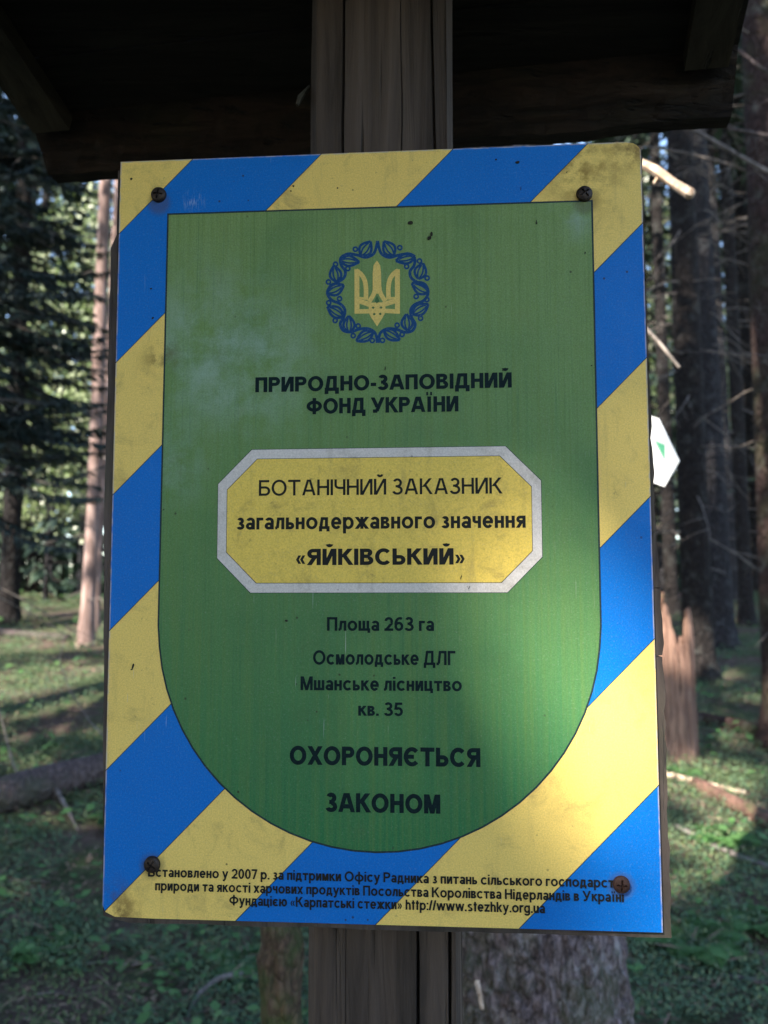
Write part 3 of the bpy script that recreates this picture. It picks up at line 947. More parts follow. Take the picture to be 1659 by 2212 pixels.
# eave board with a decayed lower edge
back = -Vector((slope.x, slope.y, 0)).normalized()
mb = MB()
N = 70
vs, fs = [], []
for i in range(N + 1):
    u = RWID * i / N
    e = 0.004 * mnoise.noise(Vector((u * 9, 0, 4))) + 0.002 * mnoise.noise(Vector((u * 40, 0, 6)))
    lo = A0 + along * u + ZU * e
    hi = A0 + along * u + LIFT
    ring = [lo + back * 0.022, lo]
    for j in (1, 2, 3, 4):
        g = 0.005 * mnoise.noise(Vector((u * 14, j * 1.9, 4))) + 0.003 * mnoise.noise(Vector((u * 55, j * 4.1, 1)))
        ring.append(lo.lerp(hi, j / 5) + back * g)
    ring += [hi, hi + back * 0.022]
    vs += [L(q) for q in ring]
m = 8
for i in range(N):
    for k in range(m):
        k2 = (k + 1) % m
        fs.append((i * m + k, i * m + k2, (i + 1) * m + k2, (i + 1) * m + k))
fs += [tuple(range(m)), tuple(range(N * m + m - 1, N * m - 1, -1))]
mb.add(vs, fs)
shift(mb).build('eave_board', M_eave, roof)
for (u0, u1) in ((0.006, 0.052), (RWID - 0.052, RWID - 0.010)):
    mb = MB()
    rbox(mb, u0, u1, 0.048, RS + 0.02, -DU + 0.002, -DU + 0.022)
    shift(mb).build('rafter', M_rafter, roof)
# near slope, falling towards the viewer
sl_h = (slope - Vector((0, 0, slope.z)))
front = (sl_h - Vector((0, 0, slope.z))).normalized()
ridge = A0 + slope * RS - rn * DU
fn = along.cross(front)
if fn.z < 0:
    fn = -fn
mb = MB()
for k in range(3):
    a, b = 0.09 * k + 0.001, 0.09 * (k + 1)
    P = []
    for dd in (0.0, 0.02):
        for (u, q) in ((0, a), (RWID, a), (RWID, b), (0, b)):
            P.append(L(ridge + along * u + front * q + fn * (dd + 0.002 * (k % 2) + 0.003)))
    mb.hexa(P)
shift(mb).build('front_roof_plank', M_roof, roof)

# ------------------------------------------------------------------ ground
xs = np.concatenate([np.linspace(-60, -8, 14), np.linspace(-7.6, 7.6, 96), np.linspace(8, 60, 14)])
ys = np.concatenate([np.linspace(-60, -3, 12), np.linspace(-2.5, 13, 110), np.linspace(13.5, 80, 24)])
V = np.array([(x, y, zg(x, y) + (0 if y < 13 else 0)) for y in ys for x in xs])
nx = len(xs)
F = np.array([(j * nx + i, j * nx + i + 1, (j + 1) * nx + i + 1, (j + 1) * nx + i) for j in range(len(ys) - 1) for i in range(nx - 1)])
g = fast_mesh('forest_floor', V, F, M_ground)
g.data.polygons.foreach_set('use_smooth', [True] * len(g.data.polygons))
tag(g, kind='structure')

NPR = np.random.default_rng(3)


def leaf_quads(P, D, Nn, ln, wd):
    """rhombic leaves at P pointing along D with normal Nn"""
    D = D / np.linalg.norm(D, axis=1, keepdims=True)
    S = np.cross(D, Nn)
    S /= np.linalg.norm(S, axis=1, keepdims=True) + 1e-9
    ln = ln[:, None]
    wd = wd[:, None]
    N2 = np.cross(S, D)
    V = np.stack([P, P + D * ln * 0.45 + S * wd * 0.5 + N2 * ln * .04, P + D * ln, P + D * ln * 0.45 - S * wd * 0.5 + N2 * ln * .04], 1)
    n = len(P)
    return V.reshape(-1, 3), np.arange(4 * n).reshape(n, 4)


def scatter(n, near, far, seed, keep):
    r = np.random.default_rng(seed)
    y = near * (far / near) ** r.random(n)
    x = (r.random(n) - 0.5) * 2 * (0.78 * y + 0.6)
    ok = np.array([keep(a, b) for a, b in zip(x, y)])
    x, y = x[ok], y[ok]
    z = np.array([zg(a, b) for a, b in zip(x, y)])
    return np.stack([x, y, z], 1), r


def patch(x, y, s, o):
    return mnoise.noise(Vector((x * s, y * s, o)))


def ground_leaves(name, n, seed, keep, mat, size, lift, tilt, aspect):
    P, r = scatter(n, 2.2, 12.5, seed, keep)
    n = len(P)
    a = r.random(n) * 2 * math.pi
    el = (r.random(n) - 0.35) * tilt
    D = np.stack([np.cos(a) * np.cos(el), np.sin(a) * np.cos(el), np.sin(el)], 1)
    Nn = np.stack([(r.random(n) - .5) * .9, (r.random(n) - .5) * .9 - 0.2, np.ones(n)], 1)
    P[:, 2] += r.random(n) * lift + 0.004
    ln = size * (0.6 + 0.8 * r.random(n)) * (1 + 0.05 * P[:, 1])
    Vv, Ff = leaf_quads(P, D, Nn, ln, ln * aspect)
    o = fast_mesh(name, Vv, Ff, mat)
    return tag(o, kind='stuff')


o = ground_leaves('ground_cover_plants', 420000, 21, lambda x, y: patch(x, y, 1.3, 2) + 0.5 * patch(x, y, 4, 6) > -0.20 + 0.22 * (y < 3.0), M_cover, 0.0145, 0.055, 1.6, 0.5)
tag(o, 'low green wood sorrel and seedlings carpeting the forest floor', 'ground cover')
o = ground_leaves('moss_carpet', 150000, 22, lambda x, y: patch(x, y, 0.9, 12) > -0.1 and y > 2.8, M_moss, 0.016, 0.04, 1.8, 0.35)
tag(o, 'yellow green moss growing over the slope', 'moss')
o = ground_leaves('leaf_litter', 60000, 23, lambda x, y: patch(x, y, 1.6, 22) > -0.12, M_litter, 0.018, 0.025, 0.8, 0.45)
tag(o, 'dry brown leaves and chips scattered between the plants', 'leaf litter')

o = ground_leaves('forest_debris', 9000, 24, lambda x, y: True, M_litter, 0.085, 0.05, 0.5, 0.055)
tag(o, 'thin dry twigs and needles strewn over the plants', 'forest debris')
o = ground_leaves('broad_seedlings', 9000, 25, lambda x, y: patch(x, y, 2.2, 32) > 0.05, M_fern, 0.045, 0.09, 0.8, 0.6)
tag(o, 'broader bright green seedling leaves standing over the low cover', 'seedlings')

# ------------------------------------------------------------------ trees


def spruce_crown(seed, z0, z1, r0, step=0.42, per=6, twig=0.30, tw=0.085, droop=0.35, dens=1.0, rmin=0.3, side=None, length_jit=0.35):
    """needle sprays on drooping boughs; returns V, F of leaf quads and a branch list"""
    r = np.random.default_rng(seed)
    Ps, Ds, Ns, Ls_ = [], [], [], []
    branches = []
    z = z0
    while z < z1:
        k = (z - z0) / (z1 - z0)
        R = r0 * (1 - k) ** 0.8 + rmin
        for b in range(per):
            a = r.random() * 2 * math.pi if side is None else side[0] + (r.random() - .5) * side[1]
            ln = R * (1 - length_jit * r.random())
            zz = z + (r.random() - .5) * step
            el = 0.15 - droop * (0.4 + r.random())
            m = 7
            pts = []
            for i in range(m):
                u = i / (m - 1)
                pts.append((math.cos(a) * ln * u, math.sin(a) * ln * u, zz + ln * (math.sin(el) * u - 0.10 * math.sin(u * 3) + 0.10 * u * u)))
            pts = np.array(pts)
            branches.append(pts)
            nt = int(ln / 0.055 * dens)
            for i in range(nt):
                u = 0.10 + 0.90 * r.random() ** 0.8
                f = u * (m - 1)
                i0 = min(int(f), m - 2)
                p = pts[i0] + (pts[i0 + 1] - pts[i0]) * (f - i0)
                t = pts[i0 + 1] - pts[i0]
                t = t / np.linalg.norm(t)
                s = np.cross(t, (0, 0, 1.0))
                sg = 1 if r.random() < .5 else -1
                d = t * (0.4 + 0.5 * r.random()) + s * sg * (0.5 + .5 * r.random()) + np.array((0, 0, -0.35 - 0.5 * r.random()))
                Ps.append(p)
                Ds.append(d)
                Ns.append((r.normal() * .5, r.normal() * .5, 1))
                Ls_.append(twig * (0.5 + 0.8 * r.random()) * (1.05 - 0.5 * u))
        z += step
    P, D, Nn, Ln = map(np.array, (Ps, Ds, Ns, Ls_))
    Vv, Ff = leaf_quads(P, D, Nn, Ln, np.minimum(Ln * 0.35, tw))
    return Vv, Ff, branches


def trunk_mesh(mb, base, lean, height, r, flare=0.5, n=36, rough=0.16, seed=0, taper=0.55, bend=0.0, fh=0.16):
    pts, rr = [], []
    hs = [-0.25, 0, 0.03, 0.08, 0.15, 0.25, 0.4, 0.6, 0.9] + list(np.arange(1.3, height, 0.5)) + [height]
    for h in hs:
        pts.append((base[0] + lean[0] * h + bend * math.sin(h * 0.9 + seed), base[1] + lean[1] * h, base[2] + h))
        rr.append(r * (1 - taper * max(h, 0) / height) * (1 + flare * math.exp(-max(h, 0) / fh)))
    mb.tube(pts, rr, n, rough=rough, seed=seed, cap=True)


def twigs(parent, origin, base, lean, r, zs_, seed, n, ln=0.8, rt=0.0065, aim=None):
    """bare dead branches, each a part of its own"""
    q = random.Random(seed)
    for i in range(n):
        mb = MB()
        z = q.uniform(*zs_)
        a = q.uniform(0, 2 * math.pi) if aim is None else q.gauss(aim, 0.7)
        l = ln * q.uniform(.35, 1.1)
        x0, y0 = base[0] + lean[0] * z + math.cos(a) * r * .6, base[1] + lean[1] * z + math.sin(a) * r * .6
        e = q.uniform(-0.55, 0.12)
        pts = [Vector((x0, y0, base[2] + z))]
        d = Vector((math.cos(a), math.sin(a), e)).normalized()
        for k in range(4):
            d = (d + Vector((q.uniform(-.2, .2), q.uniform(-.2, .2), q.uniform(-.18, .08)))).normalized()
            pts.append(pts[-1] + d * l / 4)
        mb.tube(pts, [rt, rt * .8, rt * .6, rt * .45, rt * .2], 5)
        for k in (1, 2, 3):
            if q.random() < .7:
                s = d.cross(Vector((0, 0, 1))).normalized() * q.choice((-1, 1))
                p = pts[k]
                e2 = p + (d * .6 + s * .7 + Vector((0, 0, q.uniform(-.5, .1)))) * l * .3
                mb.tube([p, (p + e2) / 2 + Vector((0, 0, .01)), e2], [rt * .45, rt * .35, rt * .15], 4)
        mb.build('dead_branch', M_dead2, parent, origin)


def branch_tubes(branches, rt=0.02):
    mb = MB()
    for pts in branches:
        m = len(pts)
        mb.tube([tuple(p) for p in pts], [rt * (1 - .85 * i / (m - 1)) for i in range(m)], 4)
    return mb


CR = {}


def tree(name, label, px, py, d, r, height, mat, lean=(0, 0), crown=None, ntw=0, twz=(0.8, 6), seed=1, group='spruces of the forest', rough=0.10, taper=0.5, flare=0.5, twl=0.8, x=None, aim=None, cat='tree', bend=0.0, leafmat=None):
    p = U(px, py, d)
    if x is not None:
        p = Vector(x)
    b = Vector((p.x, p.y, zg(p.x, p.y)))
    o = thing(name, label, cat, b, group)
    mb = MB()
    trunk_mesh(mb, b, lean, height, r, seed=seed, rough=rough, taper=taper, flare=flare, bend=bend)
    mb.build('trunk', mat, o, b, smooth=True)
    if ntw:
        twigs(o, b, b, lean, r, twz, seed + 50, ntw, twl, aim=aim)
    if crown:
        key = crown
        if key not in CR:
            s_, z0, z1, r0 = crown
            Vv, Ff, br = spruce_crown(s_, z0, z1, r0)
            c = fast_mesh('crown', Vv, Ff, leafmat or M_needles)
            bt = branch_tubes(br).build('boughs', M_bark_dark, None)
            CR[key] = (c.data, bt.data)
            bpy.data.objects.remove(c)
            bpy.data.objects.remove(bt)
        for nm, dat in zip(('crown', 'boughs'), CR[key]):
            c = bpy.data.objects.new(nm, dat)
            COL.objects.link(c)
            c.parent = o
            c.location = (lean[0] * 8, lean[1] * 8, 0)
            c.rotation_euler = (0, 0, seed * 1.7)
    return o


C1, C2, C3 = (101, 7.0, 17, 2.3), (102, 8.5, 18, 2.0), (103, 6.0, 15, 2.5)

# the big flaky tree right behind the post
p = U(1195, 2100, 1.9)
bb = Vector((p.x, p.y, zg(p.x, p.y)))
big = thing('spruce_tree', 'thick flaky-barked spruce trunk close behind the notice post, moss down its left side', 'tree', bb, 'spruces of the forest')
LEANB = (-0.055, 0.03)
mb = MB()
vs, fs = [], []
NA, zsb = 120, list(np.linspace(-0.2, 3.2, 230))
for z in zsb:
    for k in range(NA):
        a = 2 * math.pi * k / NA
        R = 0.192 * (1 - 0.04 * z) * (1 + 0.35 * math.exp(-max(z, 0) / 0.22))
        q = Vector((math.cos(a) * 9, math.sin(a) * 9, z * 26 + 1.5 * math.sin(a * 3)))
        dd = mnoise.voronoi(q * 0.62)[0]
        f = min(dd[1] - dd[0], 0.5) * 0.034
        f += 0.006 * mnoise.noise(q * 0.35) + 0.004 * mnoise.noise(q * 2.1)
        vs.append((math.cos(a) * (R + f) + LEANB[0] * z, math.sin(a) * (R + f) + LEANB[1] * z, z))
for i in range(len(zsb) - 1):
    for k in range(NA):
        k2 = (k + 1) % NA
        fs.append((i * NA + k, i * NA + k2, (i + 1) * NA + k2, (i + 1) * NA + k))
mb.add(vs, fs)
mb.tube([(LEANB[0] * h, LEANB[1] * h, h) for h in (3.19, 6, 10, 15)], [0.17, 0.14, 0.10, 0.03], 24)
mb.build('trunk', M_bark_flaky, big)
# pale broken stub and small broken twigs
a, b = L2, L3 = U(1330, 318, 1.88), U(1492, 420, 1.66)
mb = MB()
mb.tube([a, a.lerp(b, .35), a.lerp(b, .55) + Vector((0, 0, .004)), a.lerp(b, .8), b, b + (b - a) * .02], [.0125, .0100, .0112, .0088, .0094, .003], 12, rough=0.45, seed=4)
mb.tube([a.lerp(b, .62), a.lerp(b, .60) + Vector((-.01, 0, -.02))], [.005, .003], 5)
mb.build('branch_stub', M_pale, big, bb)['label'] = 'pale barkless broken branch stub'
for (q0, q1, dd0, dd1, rr) in (((1385, 700), (1468, 795), 1.9, 1.75, .005), ((990, 2110), (975, 2168), 1.75, 1.7, .006), ((1030, 2120), (1042, 2180), 1.72, 1.68, .006)):
    mb = MB()
    a, b = U(*q0, dd0), U(*q1, dd1)
    mb.tube([a, a.lerp(b, .5) + Vector((0, 0, .004)), b], [rr, rr * .9, rr * .7], 6)
    mb.build('broken_twig', M_pale if rr > .0055 else M_dead2, big, bb)
for nm, key in (('crown', C1),):
    Vv, Ff, br = spruce_crown(*C1)
    c = fast_mesh('crown', Vv, Ff, M_needles, big)
    c.location = (-.4, .3, 0)

# the white trail mark on its side
pts = [U(1300, 866, 1.80), U(1424, 904, 1.70), U(1468, 996, 1.665), U(1433, 1051, 1.685), U(1310, 1005, 1.79)]
ctr = sum(pts, Vector()) / 5
nn = (pts[1] - pts[0]).cross(pts[4] - pts[0]).normalized()
if nn.y > 0:
    nn = -nn
mk = thing('trail_mark', 'white pointed trail mark with a small green triangle, sticking out right of the notice sheet', 'trail mark', ctr)
proj_pts = [q - nn * (q - ctr).dot(nn) for q in pts]
mb = MB()
n = 5
mb.add([q + nn * .001 for q in proj_pts] + [q - nn * .001 for q in proj_pts], [tuple(range(n)), tuple(range(2 * n - 1, n - 1, -1))] + [(i, n + i, n + (i + 1) % n, (i + 1) % n) for i in range(n)])
mb.build('plate', M_white, mk, ctr)
tri = []
for q in ((1416, 952), (1437, 961), (1437, 996)):
    e = (U(*q, 1.0) - CAM)
    t_ = (ctr - CAM).dot(nn) / e.dot(nn)
    tri.append(CAM + e * t_ + nn * .0016)
mb = MB()
mb.add(tri, [(0, 1, 2)])
mb.build('green_triangle', M_mark_green, mk, ctr)

tree('spruce_tree', 'straight dark spruce trunk on the right, the nearer left one of a close pair', 1512, 1495, 7.0, 0.122, 17, M_bark_dark, (-.006, 0), C2, 46, seed=2, twl=0.9)
tree('spruce_tree', 'blue grey spruce trunk touching the right flank of the dark one beside it', 1562, 1510, 8.0, 0.125, 17, M_bark_grey, (-.02, 0), C3, 34, seed=3)
tree('spruce_tree', 'thick reddish spruce trunk cut off by the right edge of the view', 1716, 1640, 5.5, 0.17, 17, M_bark_red, (-.003, 0), C1, 26, seed=4, twl=1.0)
tree('spruce_tree', 'slim dark trunk standing behind the white trail mark', 1452, 1330, 9.5, 0.075, 13, M_bark_dark, (-.01, 0), C2, 22, seed=5)
tree('spruce_tree', 'shadowy trunk in the gap between the trunk pair and the reddish trunk', 1580, 1400, 10.5, 0.12, 16, M_bark_grey, (-.02, 0), C3, 20, seed=6)
tree('dead_tree', 'tall barkless pinkish dead trunk left of the notice', 182, 1390, 8.0, 0.064, 14, M_dead, (.022, .0), None, 10, (0.3, 5), seed=7, group=None, rough=0.10, taper=0.3, flare=0.6, twl=0.5, bend=0.02)
tree('dead_tree', 'thin reddish dead trunk with short twigs, just right of the pinkish one', 204, 1372, 8.6, 0.04, 12, M_dead, (.024, .0), None, 26, (0.1, 4), seed=8, group=None, rough=0.08, taper=0.4, twl=0.35)
tree('spruce_tree', 'spruce at the left edge with dark drooping lower boughs', -140, 1650, 5.6, 0.14, 16, M_bark_dark, (.01, 0), C1, 20, (0.8, 5), seed=9, twl=1.6, aim=0.3)
o = COL.objects[-1]
# its low shaded boughs reach into view
left_spruce = [q for q in bpy.data.objects if q.get('label', '').startswith('spruce at the left edge')][0]
Vv, Ff, br = spruce_crown(301, 1.75, 6.0, .55, step=0.14, per=6, twig=0.13, tw=0.018, droop=0.55, dens=8.5, rmin=.75, side=(-0.2, 3.0))
fast_mesh('low_boughs', Vv, Ff, M_needles_near, left_spruce)
branch_tubes(br, .012).build('low_branches', M_bark_dark, left_spruce)

C4, C5 = (104, 0.9, 9, 1.3), (105, 2.2, 12, 1.25)
tree('spruce_tree', 'young spruce with low branches, in the gap right of the notice sheet', 1398, 1200, 11.0, 0.06, 9, M_bark_grey, (0, 0), C4, 0, seed=11)
tree('spruce_tree', 'dark spruce behind the drooping boughs, far left', 20, 1300, 9.0, 0.10, 14, M_bark_dark, (0, 0), C5, 8, (.8, 3), seed=13)

for i, (px, d, r, lb) in enumerate(((1492, 10.5, .07, 'dark thin trunk seen between the trunk pair and the slim trunk by the mark'), (1612, 9.0, .075, 'thin black trunk hugging the left side of the reddish edge trunk'), (1632, 12.0, .08, 'farther thin trunk mostly hidden by the reddish edge trunk'),
                                    (1415, 11.0, .06, 'thin trunk half covered by the right edge of the notice sheet'))):
    tree('spruce_tree', lb, px, 1300, d, r, 15, M_bark_dark, (-.012, 0), None, 24, (.8, 6), seed=60 + i, twl=.8)
for i, (px, d, lb) in enumerate(((100, 10.6, 'low bushy spruce at the crest, left of the pinkish dead trunk'), (-40, 10.2, 'low bushy spruce at the far left edge of the crest'))):
    tree('young_spruce', lb, px, 1250, d, .03, 1.3, M_bark_grey, (0, 0), (106, .12, 1.25, .42), 0, seed=70 + i, group='young spruces at the crest')

# trees and bushes farther back, beyond the crest
far = [(40, 19.5, .14, C1), (-120, 21.0, .12, C2), (330, 22.0, .14, C3), (1440, 14.0, .10, C1), (1530, 13.0, .11, C2), (1640, 12.0, .13, C3), (1760, 10.0, .14, C1), (130, 24.0, .15, C2), (1600, 17.5, .15, C1)]
names = ['spruce trunk far behind on the left, left of the pinkish dead trunk', 'spruce beyond the crest at the far left edge', 'distant spruce hidden mostly behind the notice board',
         'far thin trunk seen just right of the notice sheet', 'far trunk half hidden by the dark trunk pair', 'far spruce behind the reddish edge trunk', 'spruce beyond the right edge of the view',
         'most distant spruce on the left side', 'most distant spruce on the right side']
for i, ((px, d, r, c), lb) in enumerate(zip(far, names)):
    tree('spruce_tree', lb, px, 1250, d, r, 18, M_bark_dark if i % 2 else M_bark_grey, (0, 0), c, 5, (1, 6), seed=20 + i, twl=1.2)


def bush(label, px, d, rx, rz, zc, seed, n=5200, ls=0.075):
    p = U(px, 1200, d)
    b = Vector((p.x, p.y, zg(p.x, p.y)))
    o = thing('young_beech', label, 'sapling', b, 'saplings behind the crest')
    r = np.random.default_rng(seed)
    q = r.normal(size=(n, 3))
    q /= np.linalg.norm(q, axis=1, keepdims=True)
    rr = r.random(n) ** 0.45
    P = q * rr[:, None] * np.array([rx, rx, rz])
    keep = np.array([mnoise.noise(Vector(v) * 1.9 + Vector((seed, 0, 0))) for v in P]) > -0.06
    P = P[keep]
    m = len(P)
    P[:, 2] += zc
    D = r.normal(size=(m, 3))
    D[:, 2] -= .5
    Nn = r.normal(size=(m, 3)) * .7 + np.array([-.4, -.6, .8])
    ln = ls * (.6 + .8 * r.random(m))
    Vv, Ff = leaf_quads(P, D, Nn, ln, ln * .7)
    fast_mesh('foliage', Vv, Ff, M_beech, o)
    mb = MB()
    trunk_mesh(mb, (0, 0, 0), (0, 0), zc + rz * .7, .045, n=10, seed=seed)
    for k in range(9):
        a = r.random() * 6.28
        z = zc - rz * .8 + rz * 1.5 * r.random()
        mb.tube([(0, 0, max(z - .5, .3)), (math.cos(a) * rx * .4, math.sin(a) * rx * .4, z), (math.cos(a) * rx * .8, math.sin(a) * rx * .8, z + .3)], [.02, .013, .005], 5)
    mb.build('stem', M_bark_grey, o)
    return o


bush('sunlit leafy sapling beyond the crest, left of the pinkish dead trunk', 110, 11.5, 1.1, 1.3, 2.0, 31)
bush('sunlit leafy sapling farther left behind the drooping boughs', -60, 13.5, 1.3, 1.9, 3.0, 32)
bush('tall leafy sapling showing high between the boughs and the dead trunk', 175, 12.5, 1.2, 2.3, 4.4, 33, 8000)
bush('leafy sapling peeping between the notice edge and the slim dark trunk', 1430, 12.0, .8, 1.8, 2.6, 34)
bush('leafy sapling behind the trunk pair on the right', 1560, 15.0, 1.4, 2.2, 4.2, 35)
bush('broad bushy sapling filling the gap right of the notice sheet, high up', 1425, 13.5, 1.0, 3.0, 4.6, 37, 9000)
bush('low sapling behind the reddish edge trunk', 1690, 13.0, 1.2, 1.8, 2.4, 36)

# ------------------------------------------------------------------ stump, logs, twigs
p = U(1466, 1600, 5.4)
sb = Vector((p.x, p.y, zg(p.x, p.y)))
mb = MB()
vs, fs = [], []
NA = 72
R = 0.112
lv = np.linspace(-.1, 1, 26)
for j, u in enumerate(lv):
    for k in range(NA):
        a = 2 * math.pi * k / NA
        # splintered rim: tall prongs left and right, a gap between
        top = 0.74 + 0.05 * mnoise.noise(Vector((math.cos(a) * 2.2, math.sin(a) * 2.2, 3))) + 0.06 * mnoise.noise(Vector((math.cos(a) * 7, math.sin(a) * 7, 9))) + 0.05 * mnoise.noise(Vector((math.cos(a) * 19, math.sin(a) * 19, 2)))
        top += 0.22 * max(0, math.cos(a - 3.5)) ** 4 + 0.20 * max(0, math.cos(a + 0.75)) ** 10 - 0.04 * max(0, math.cos(a + 1.6)) ** 6
        z = top * u if u > 0 else u
        rr_ = R * (1 + .10 * math.exp(-max(z, 0) / .10)) * (1 - .05 * u - .12 * max(0, u - .8) / .2) * (1 + .06 * mnoise.noise(Vector((math.cos(a) * 3, math.sin(a) * 3, z * 1.5))) + .07 * mnoise.noise(Vector((math.cos(a) * 9, math.sin(a) * 9, z * 1.2))) + .04 * mnoise.noise(Vector((math.cos(a) * 22, math.sin(a) * 22, z * 4))))
        vs.append((math.cos(a) * rr_, math.sin(a) * rr_, z))
for u in (1.0, .8, .55):      # hollow inside
    for k in range(NA):
        x, y, z = vs[25 * NA + k]
        vs.append((x * .72 * (u * .5 + .5), y * .72 * (u * .5 + .5), z * u - .02))
for j in range(len(lv) + 2):
    for k in range(NA):
        k2 = (k + 1) % NA
        fs.append((j * NA + k, j * NA + k2, (j + 1) * NA + k2, (j + 1) * NA + k))
fs.append(tuple(range((len(lv) + 2) * NA, (len(lv) + 3) * NA)))
mb.add(vs, fs)
st = mb.build('broken_stump', M_stump, None)
st.location = sb
tag(st, 'splintered orange brown stump with two jagged prongs, right of the notice', 'stump')


def log(name, label, P, r0, r1, mat, cat, n=16, rough=.12, sink=.3, seed=0, group=None, lift=None):
    """a fallen piece laid on the slope through the photo positions P = (px, py, d)"""
    pts = []
    for i, (px, py, d) in enumerate(P):
        q = U(px, py, d)
        pts.append(Vector((q.x, q.y, zg(q.x, q.y))))
    full, rr = [], []
    m = 5
    for i in range(len(pts) - 1):
        for k in range(m):
            full.append(pts[i].lerp(pts[i + 1], k / m))
    full.append(pts[-1])
    for i in range(len(full)):
        u = i / (len(full) - 1)
        r = r0 + (r1 - r0) * u
        rr.append(r)
        full[i].z = zg(full[i].x, full[i].y) + r * (1 - sink) + (lift(u) if lift else 0)
    mb = MB()
    mb.tube(full, rr, n, rough=rough, seed=seed)
    b = full[len(full) // 2].copy()
    o = mb.build(name, mat, None, b, smooth=True)
    return tag(o, label, cat, group), full


lg, lp = log('fallen_log', 'thick purple grey fallen log with a broken branch, lying at the left edge', [(-240, 1790, 4.35), (0, 1745, 4.5), (120, 1715, 4.7), (300, 1660, 5.0)], .105, .085, M_log, 'log', sink=.15, seed=3)
mb = MB()
mb.tube([U(122, 1706, 4.62), U(128, 1718, 4.55), U(150, 1756, 4.42), U(170, 1797, 4.30)], [.016, .012, .010, .006], 7, rough=.2)
mb.build('broken_branch', M_root, lg, lg.location)
mb = MB()
mb.tube([U(165, 1690, 4.75), U(170, 1660, 4.78), U(180, 1635, 4.8)], [.018, .014, .009], 7)
mb.build('broken_branch', M_root, lg, lg.location)
log('fallen_log', 'reddish rotting log slanting down to the right edge below the stump', [(1500, 1690, 4.9), (1600, 1745, 4.6), (1720, 1810, 4.3)], .042, .050, M_redlog, 'log', sink=.35, seed=5)
log('fallen_log', 'dark thin log crossing the slope right of the stump', [(1490, 1568, 6.0), (1600, 1610, 5.8), (1720, 1650, 5.6)], .05, .045, M_bark_red, 'log', sink=.35, seed=6)
log('fallen_branch', 'pale thin fallen branch beside the backing board, below the stump', [(1380, 1640, 5.1), (1450, 1650, 5.0), (1530, 1665, 4.9), (1610, 1690, 4.8)], .022, .012, M_pale, 'branch', n=8, sink=-.6, seed=7)
log('fallen_branch', 'bare grey stick lying in the green plants at the lower right', [(1460, 1790, 4.4), (1540, 1835, 4.2), (1680, 1910, 3.95)], .012, .016, M_root, 'branch', n=8, sink=-.8, seed=8)
log('fallen_branch', 'thin stick on the ground at the bottom right corner', [(1560, 2150, 3.15), (1640, 2180, 3.1), (1740, 2205, 3.05)], .009, .012, M_root, 'branch', n=8, sink=-.6, seed=12)
log('fallen_log', 'heap of red brown dead wood behind the trail mark', [(1380, 1290, 9.6), (1440, 1280, 9.7), (1500, 1262, 9.9)], .12, .10, M_redlog, 'log', sink=-.2, seed=15)
log('fallen_log', 'brown log lying far up the slope at the left edge', [(-80, 1340, 8.6), (40, 1345, 8.4), (150, 1350, 8.2)], .05, .04, M_log, 'log', sink=.5, seed=16)
log('fallen_root', 'forked grey root on the bare soil left of the mossy stake', [(400, 2260, 2.85), (428, 2200, 2.95), (470, 2135, 3.02), (512, 2112, 3.07), (556, 2080, 3.12)], .007, .012, M_root, 'root', n=8, sink=.2, seed=17, lift=lambda u: .05 * math.sin(u * 3.1))
for i in range(9):
    q = random.Random(90 + i)
    px, py, d = [(60, 1900, 3.8), (230, 2080, 3.2), (330, 2050, 3.2), (120, 2160, 3.0), (470, 2190, 2.9), (1470, 2130, 3.1), (1600, 2060, 3.3), (1540, 1940, 3.7), (40, 1480, 6.4)][i]
    lb = ['twig on the ground under the fallen log', 'twig lying below the notice corner', 'short twig under the bent sheet corner', 'twig in the bottom left plants', 'twig by the grey root',
          'twig right of the flaky tree', 'twig among the plants at the right edge', 'twig beside the fern', 'twig up the slope left of the dead trunk'][i]
    a = q.uniform(-.5, .5)
    log('fallen_twig', 'small brown ' + lb, [(px - 45, py + 30 * a, d), (px, py + q.uniform(-8, 8), d + .02), (px + 50, py - 30 * a, d)], .006, .004, M_dead2, 'twig', n=6, sink=-.8, seed=40 + i, group='twigs on the forest floor')

# old mossy stake left of the post
p = U(600, 2150, 1.75)
mb = MB()
pts, rr = [], []
b = Vector((p.x, p.y, zg(p.x, p.y)))
for z in np.linspace(-.1, 1.0, 40):
    pts.append((b.x + .02 * math.sin(z * 3) - .012 * z, b.y, b.z + z))
    rr.append(.041 * (1 + .12 * mnoise.noise(Vector((z * 5, 0, 0)))))
mb.tube(pts, rr, 26, rough=.35, seed=8, freq=6)
o = mb.build('old_stake', mat_bark('mossy_stake_bark', (0.05, 0.032, 0.022), (0.15, 0.10, 0.07), (0.10, 0.10, 0.07), .3, moss=.6, scale=1.6, bd=.006), None, b)
tag(o, 'rotten brown stake with moss, standing left of the notice post', 'stake')

